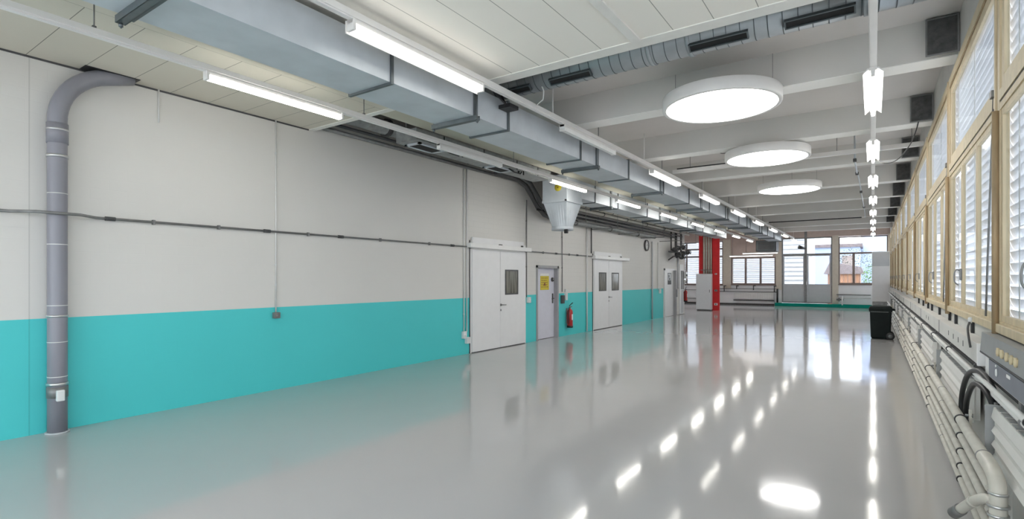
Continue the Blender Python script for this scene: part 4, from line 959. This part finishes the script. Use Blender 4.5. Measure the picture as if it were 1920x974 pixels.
for k, y in enumerate(RACK):
    t = thing('pipe_stand', 'steel stand holding the cream pipes, the %s along the window wall' % ORD[k], 'stand', (.63, y, 0), 'stands of the cream pipes')
    b = MB(); b.box(.623, .641, y-.015, y+.015, 0, .66); part('upright', b, M['pipe_cream'], t)
    b = MB(); b.box(.61, .66, y-.04, y+.04, 0, .008); part('foot', b, M['dull_steel'], t)
    for (z, r, w_) in runs:
        b = MB(); b.box(PXW+r+.008, .625, y-.007, y+.007, z-.007, z+.007); part('arm', b, M['dull_steel'], t)
    b = MB(); b.cyl((.60, y, .615), (.645, y, .615), .009, 8); b.cyl((.634, y, .615), (.647, y, .615), .016, 8); part('tie_bolt', b, M['dull_steel'], t)
t = thing('pipe_elbow', 'cream elbow bending the thick top pipe down to the floor, with steel collars', 'pipe elbow', (.58, 4.03, 0))
pts = smooth([(PXW, 4.40, .578), (PXW, 4.3, .580), (PXW+.004, 4.18, .572), (PXW+.01, 4.09, .543), (PXW+.012, 4.045, .50), (PXW+.012, 4.03, .44), (PXW+.012, 4.03, .3)], 4)+[(PXW+.012, 4.03, 0)]
b = MB(); b.tube(pts, .041, 24); part('pipe', b, M['pipe_cream'], t)
for z, r in ((.475, .046), (.405, .052), (.35, .050)):
    b = MB(); b.ring((PXW+.012, 4.03, z), (0, 0, 1), r, .039, .014, 28); part('collar', b, M['steel'], t)
b = MB(); b.ring((PXW, 4.40, .578), (0, 1, 0), .043, .034, .012, 24); part('joint', b, M['dull_steel'], t)
b = MB(); b.tube(smooth([(PXW, 4.06, .40), (PXW-.03, 4.13, .40), (PXW-.07, 4.25, .33), (PXW-.12, 4.40, .21)], 4), .029, 16); part('branch_pipe', b, M['pipe_cream'], t)
b = MB(); b.tube([(PXW-.113, 4.385, .225), (PXW-.14, 4.46, .165)], .036, 16); part('branch_socket', b, M['dull_steel'], t)
b = MB(); b.ring((PXW-.07, 4.25, .33), (-.3, .8, -.5), .034, .026, .03, 20); part('collar', b, M['pipe_cream'], t)
# radiators
for k, yb in enumerate((4.71, 8.0, 11.1, 14.2, 17.3, 20.4, 23.5, 26.6)):
    ya = yb-2.1
    t = thing('radiator', 'ridged white radiator under the window wall, the %s counted from the pipe elbow' % ORD[k], 'radiator', (.70, (ya+yb)/2, .3), 'radiators under the window wall')
    b = MB(); pr = [(.71, .47), (.668, .47), (.65, .50), (.668, .535), (.668, .56), (.65, .59), (.668, .625), (.668, .65), (.65, .68), (.668, .715), (.668, .74), (.65, .77), (.664, .84), (.71, .84)]
    b.prism(pr, 'Y', ya, yb); part('panel', b, M['radiator'], t)
    b = MB(); b.box(.712, .75, ya+.02, yb-.02, .49, .82); part('back_panel', b, M['radiator'], t)
    b = MB()
    for q in range(13): b.box(.67, .745, ya+.03+q*.16, ya+.14+q*.16, .838, .846)
    part('top_grille', b, M['galv_rough'], t)
    b = MB(); b.box(.622, .705, yb+.015, yb+.028, .46, .85, .003); part('end_plate', b, M['panel_grey'], t)
    for yy in (ya+.3, yb-.3):
        b = MB(); b.box(.75, XR-.002, yy-.02, yy+.02, .5, .78); b.box(.685, .705, yy-.015, yy+.015, 0, .48); part('foot', b, M['radiator'], t)
    b = MB(); b.cyl((.70, yb+.01, .79), (.70, yb+.17, .79), .012, 8); b.cyl((.70, yb+.17, .70), (.70, yb+.17, .84), .012, 8); b.cyl((.66, yb+.15, .79), (.70, yb+.15, .79), .02, 10); part('valve', b, M['dull_steel'], t)
    b = MB(); b.cyl((.635, yb+.15, .79), (.665, yb+.15, .79), .026, 10); part('valve_head', b, M['black'], t)
    b = MB(); b.box(.72, XR-.002, yb+.08, yb+.24, .55, .84); part('junction', b, M['darkgrey'], t)
for (x, z, r, w_, m_, cm_) in ((.664, .948, .018, 'upper white heating pipe running above the radiators of the window wall', 'radiator', 'black'), (.70, .885, .021, 'lower white heating pipe running just above the radiators of the window wall', 'radiator', 'dull_steel'), (.752, .93, .017, 'dark pipe tucked behind the white heating pipes of the window wall', 'darkgrey', 'dull_steel')):
    t = thing('heating_pipe', w_, 'pipe', (x, 3, z), 'heating pipes of the window wall')
    b = MB(); b.cyl((x, 1.9, z), (x, 33.4, z), r, 14); part('pipe', b, M[m_], t)
    for k in range(14):
        y = 3.75+k*1.75+(.3 if x > .68 else 0)+(.3 if x > .72 else 0)
        c = MB(); c.ring((x, y, z), (0, 1, 0), r+.008, r-.003, .026, 14); part('clamp', c, M[cm_], t)
# cable trunking with dark brackets in the wall above
t = thing('cable_trunking', 'long light grey cable trunking under the sill of the window wall', 'trunking', (.72, 20, 1.02))
b = MB(); b.box(.672, XR-.002, 5.44, 33.4, 1.025, 1.185, .003); part('body', b, M['wall_grime'], t)
b = MB(); b.box(.667, XR-.002, 5.40, 5.44, 1.018, 1.192, .003); part('end_cap', b, M['white_metal'], t)
for k in range(8):
    b = MB(); b.box(.667, .673, 8.3+k*3, 8.316+k*3, 1.025, 1.186); part('joint', b, M['dull_steel'], t)
for y in (6.56, 6.93, 7.34, 6.23, 9.84, 10.2):
    b = MB(); b.box(.669, .674, y-.009, y+.009, 1.085, 1.135); part('knockout', b, M['darkgrey'], t)
for k, y in enumerate((6.5, 7.69, 8.27, 9.46, 10.6, 11.32, 12.33, 13.48)):
    t = thing('sill_bracket', 'black upright bracket between trunking and window sill, %s from the grey control panel' % ORD[k], 'bracket', (.75, y, 1.19), 'black brackets under the sill')
    b = MB(); b.prism([(.755, 1.188), (XR-.002, 1.188), (XR-.002, 1.30), (.759, 1.30), (.755, 1.295)], 'Y', y-.03, y+.03); part('bracket', b, M['black'], t)
    b = MB(); b.cyl((.752, y, 1.22), (.757, y, 1.22), .008, 8); part('screw', b, M['dull_steel'], t)
for k, y in enumerate((6.48, 7.59)):
    t = thing('wall_bracket', 'dark upright bracket under the trunking, %s from the grey control panel' % ORD[k], 'bracket', (.75, y, .85), 'dark brackets under the trunking')
    b = MB(); b.box(.735, XR-.002, y-.03, y+.03, .955, 1.02, .003); part('bracket', b, M['darkgrey'], t)
    b = MB(); b.cyl((.73, y, .98), (.736, y, .98), .01, 8); part('screw', b, M['dull_steel'], t)
# grey control panel with ceramic fuses
t = thing('control_cabinet', 'grey control cabinet under the sill with ivory fuses and a slate blue door', 'control panel', (.72, 3, 1.0))
b = MB(); b.prism([(.668, 1.15), (XR-.002, 1.15), (XR-.002, 1.295), (.678, 1.295)], 'Y', .8, 5.29); part('upper_body', b, M['panel_grey'], t)
b = MB(); b.box(.693, XR-.002, .8, 5.25, .99, 1.15); part('back_box', b, M['white_metal'], t)
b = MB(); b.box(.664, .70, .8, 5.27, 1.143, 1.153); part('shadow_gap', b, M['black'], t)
b = MB(); b.box(.677, .694, .8, 4.99, 1.007, 1.128, .002); d = part('slate_door', b, M['slate'], t, 'slate blue door')
b = MB(); b.lathe([(0, .668), (.018, .669), (.021, .676), (0, .676)], (0, 4.69, 0), 18, 'X'); b.bm.transform(Matrix.Translation((0, 0, 1.072)) @ Matrix.Diagonal((1, 1, 1.3, 1))); part('oval_lock', b, M['white_metal'], d)
b = MB(); b.box(.674, .678, 4.28, 4.38, 1.09, 1.11); part('label_plate', b, M['white_metal'], d)
b = MB(); b.cyl((.671, 4.71, 1.114), (.678, 4.71, 1.114), .009, 10); part('indicator', b, M['white_metal'], d)
for k, y in enumerate((4.575, 4.45, 4.305, 4.175, 4.06)):
    f = MB()
    f.lathe([(0, -.027), (.007, -.027), (.0105, -.012), (.0105, .010), (.008, .016), (.008, .027), (0, .027)], (.664, y, 1.222), 12, 'Z')
    f.box(.664, .676, y-.008, y+.008, 1.205, 1.24); part('fuse', f, M['ivory'], t)
b = MB(); b.box(.72, .733, 4.26, 4.33, .86, 1.0, .002); part('drop_box', b, M['galv_rough'], t)
t = thing('sill_junction', 'small round white junction box on the sill with a dark cable down to the trunking', 'junction box', (.68, 5.88, 1.3))
b = MB(); b.lathe([(0, .664), (.020, .666), (.026, .674), (.026, .69), (0, .69)], (0, 5.88, 1.343), 16, 'X'); part('box', b, M['box_white'], t)
b = MB(); b.tube(smooth([(.672, 5.86, 1.325), (.655, 5.80, 1.28), (.655, 5.74, 1.2), (.66, 5.70, 1.13)]), .008, 8); part('cable', b, M['darkgrey'], t)
for k, pts in enumerate(([(.625, 5.9, .50), (.627, 5.92, .64), (.632, 5.84, .78), (.64, 5.64, .915), (.655, 5.38, .985), (.675, 5.18, .985), (.70, 5.0, .92), (.715, 4.9, .80)],
                         [(.627, 5.7, .48), (.63, 5.68, .63), (.632, 5.58, .755), (.638, 5.34, .885), (.65, 5.10, .91), (.672, 4.95, .87), (.70, 4.84, .75)])):
    b = MB(); b.tube(smooth(pts), .019, 14); single('arched_hose', b, M['black'], ['outer taller black hose arching over the pipes below the control panel', 'inner lower black hose arching over the pipes below the control panel'][k], 'hose', 'black hoses by the control panel')
# wheelie bin
bx, by = .19, 18.05
t = thing('wheelie_bin', 'dark green wheelie bin standing by the pipes of the window wall', 'bin', (bx, by, 0))
b = MB()
def rr(x0, x1, y0, y1, z, r=.035):
    o = []
    for (cx_, cy_, a0) in ((x1-r, y1-r, 0), (x0+r, y1-r, 90), (x0+r, y0+r, 180), (x1-r, y0+r, 270)):
        for q in range(4):
            a = math.radians(a0+30*q); o.append((cx_+r*math.cos(a), cy_+r*math.sin(a), z))
    return o
b.loft([rr(bx-.225, bx+.2, by-.22, by+.22, .02), rr(bx-.245, bx+.21, by-.235, by+.235, .06), rr(bx-.265, bx+.235, by-.245, by+.245, .76), rr(bx-.285, bx+.25, by-.26, by+.26, .765), rr(bx-.285, bx+.25, by-.26, by+.26, .80)], smooth=False)
part('body', b, M['bin'], t)
b = MB(); b.loft([rr(bx-.29, bx+.26, by-.265, by+.265, .803), rr(bx-.285, bx+.25, by-.26, by+.26, .86), rr(bx-.255, bx+.235, by-.24, by+.24, .905), rr(bx-.18, bx+.2, by-.18, by+.18, .925)]); part('lid', b, M['bin'], t)
b = MB(); b.box(bx-.25, bx+.16, by-.272, by-.262, .755, .768); part('rim_ridge', b, M['wheel_grey'], t)
b = MB(); b.cyl((bx+.30, by-.2, .83), (bx+.30, by+.2, .83), .014, 8)
for yy in (-.2, .2): b.box(bx+.22, bx+.31, by+yy-.02, by+yy+.02, .80, .845)
part('handle', b, M['bin'], t)
b = MB(); b.cyl((bx+.2, by-.27, .10), (bx+.2, by+.27, .10), .012, 8); part('axle', b, M['dull_steel'], t)
for s_ in (-1, 1):
    b = MB(); b.lathe([(.05, -.025), (.09, -.025), (.1, -.015), (.1, .015), (.09, .025), (.05, .025)], (bx+.2, by+s_*.28, .10), 24, 'Y'); wv = part('wheel', b, M['black'], t)
    b = MB(); b.lathe([(0, -.03), (.025, -.03), (.03, -.018), (.068, -.02), (.07, .02), (0, .02)], (bx+.2, by+s_*.28, .10), 20, 'Y'); part('hub', b, M['wheel_grey'], wv)
# ------------------------------------------------------------------ outside
b = MB(); b.box(-80, 60, YF+.3, 120, -.6, -.3); b.box(1.3, 60, -30, YF+.3, -.6, -.3); tag(finish('ground', b, M['paving']), kind='structure')
t = thing('clad_building', 'white building with horizontal cladding seen through the glass doors', 'building', (-9, 46, -.3))
b = MB(); b.box(-14, -4.12, 44, 52, -.3, 9); part('wall', b, M['facade'], t)
b = MB()
for k in range(26): b.box(-12, -4.15, 43.94, 44, .2+k*.33, .27+k*.33)
part('cladding', b, M['dull_steel'], t)
t = thing('blue_building', 'pale blue rendered building behind the glass doors', 'building', (0, 60, -.3))
b = MB(); b.box(-10, -1.0, 58, 70, -.3, 4.6); b.box(-1.0, 2.5, 62, 70, -.3, 8.5); part('wall', b, M['facade_blue'], t)
b = MB(); b.box(-2.4, -1.4, 57.95, 58, 2.6, 3.8); part('window', b, M['brown'], t)
b = MB(); b.box(-10.2, -.8, 57.8, 70, 4.6, 4.9); part('roof', b, M['roof_dark'], t)
t = thing('wooden_shed', 'orange boarded shed with a dark roof outside the end windows', 'shed', (-1.6, 46, -.3))
b = MB(); b.box(-2.75, -.75, 45, 47.5, -.3, 2.0); part('wall', b, M['brick'], t)
b = MB()
for k in range(9): b.box(-2.72+k*.24, -2.70+k*.24, 44.98, 45, -.3, 2.0)
part('board_gaps', b, M['roof_dark'], t)
b = MB(); b.prism([(-3.0, 2.0), (-.5, 2.0), (-.7, 2.5), (-2.6, 2.9)], 'Y', 44.8, 47.7); part('roof', b, M['roof_dark'], t)
def bush(label, x, y, z0, rx, h, n, m, seed):
    rnd = random.Random(seed)
    t = thing('garden_bush', label, 'bush', (x, y, z0), 'bushes outside the end windows')
    b = MB()
    for k in range(n):
        a = rnd.uniform(0, 2*PI); u = rnd.uniform(-1, 1); r_ = rnd.uniform(.55, 1)**.5
        c = Vector((x+rx*r_*math.cos(a)*math.sqrt(1-u*u), y+rx*.7*r_*math.sin(a)*math.sqrt(1-u*u), z0+h*.55+h*.5*u*r_))
        d = Vector((rnd.uniform(-1, 1), rnd.uniform(-1, 1), rnd.uniform(-.3, 1))).normalized(); e = d.cross(Vector((rnd.uniform(-1, 1), rnd.uniform(-1, 1), 1))).normalized()
        s_ = rnd.uniform(.07, .14)
        b.quad(tuple(c), tuple(c+d*s_*.5+e*s_*.35), tuple(c+d*s_*1.1), tuple(c+d*s_*.5-e*s_*.35))
    part('foliage', b, M[m], t)
    b = MB()
    for k in range(5): b.tube([(x+.05*k-.1, y, z0), (x+rx*.4*math.cos(k*1.3), y+.3*math.sin(k), z0+h*.7)], [.03, .01], 6)
    part('stem', b, M['wood_dark'], t)
bush('bright green leafy bush outside the end window, beside the white cabinet', .35, 43.6, -.3, 1.0, 3.1, 1500, 'leaf', 3)
bush('dark bush rising behind the orange shed', -1.3, 49.5, -.3, 1.6, 4.2, 1300, 'leaf_dark', 5)

# added lamps, unseen in the wing behind the red column, brightening the far end
lighting_track('added unseen lighting track in the side wing behind the red column', -10.2, 3.75, 26.2, 35.2, [27.0, 30.5, 34.0])
a = batten('fluorescent_ceiling_lamp', 'lit lamp on the side wing track, the first of three', -10.2, 26.8, 3.75, 1.5, True, 'added lamps of the side wing')
for k in (1, 2): dup(a, (0, 3.0*k, 0), 'added unseen lit lamp on the side wing track, the %s of three' % ORD[k])
# ------------------------------------------------------------------ camera, sky, exposure
W, H = 1920, 974
F = 985.0
cd = bpy.data.cameras.new('camera'); cam = bpy.data.objects.new('camera', cd); COL.objects.link(cam)
cam.location = (0, 0, 1.7); cam.rotation_euler = (PI/2, 0, math.atan((1637-960)/F))
cd.sensor_fit = 'HORIZONTAL'; cd.sensor_width = 36; cd.lens = F/W*36
cd.shift_y = (522-487)/W; cd.clip_end = 300; cd.clip_start = .05
SC.camera = cam
w = bpy.data.worlds.new('sky'); SC.world = w; w.use_nodes = True; nt = w.node_tree; nt.nodes.clear()
out = nt.nodes.new('ShaderNodeOutputWorld'); bg = nt.nodes.new('ShaderNodeBackground')
tc = nt.nodes.new('ShaderNodeTexCoord'); s = nt.nodes.new('ShaderNodeSeparateXYZ'); nt.links.new(tc.outputs['Generated'], s.inputs[0])
r = nt.nodes.new('ShaderNodeValToRGB')
r.color_ramp.elements[0].position = .45; r.color_ramp.elements[0].color = (.75, .78, .82, 1)
r.color_ramp.elements[1].position = .75; r.color_ramp.elements[1].color = (.86, .92, 1.0, 1)
nt.links.new(math_node(nt, 'ADD', math_node(nt, 'MULTIPLY', s.outputs['Z'], .5), .5), r.inputs['Fac'])
nt.links.new(r.outputs[0], bg.inputs['Color']); bg.inputs['Strength'].default_value = SKY
nt.links.new(bg.outputs[0], out.inputs['Surface'])
vs = SC.view_settings; vs.view_transform = 'Standard'; vs.look = 'None'; vs.exposure = EXPO; vs.gamma = 1; vs.use_curve_mapping = False
cy = SC.cycles
cy.use_denoising = True; cy.denoiser = 'OPENIMAGEDENOISE'
cy.max_bounces = 10; cy.diffuse_bounces = 6; cy.glossy_bounces = 4; cy.transmission_bounces = 8; cy.transparent_max_bounces = 12
cy.sample_clamp_indirect = 6; cy.caustics_reflective = False; cy.caustics_refractive = False; cy.use_light_tree = True
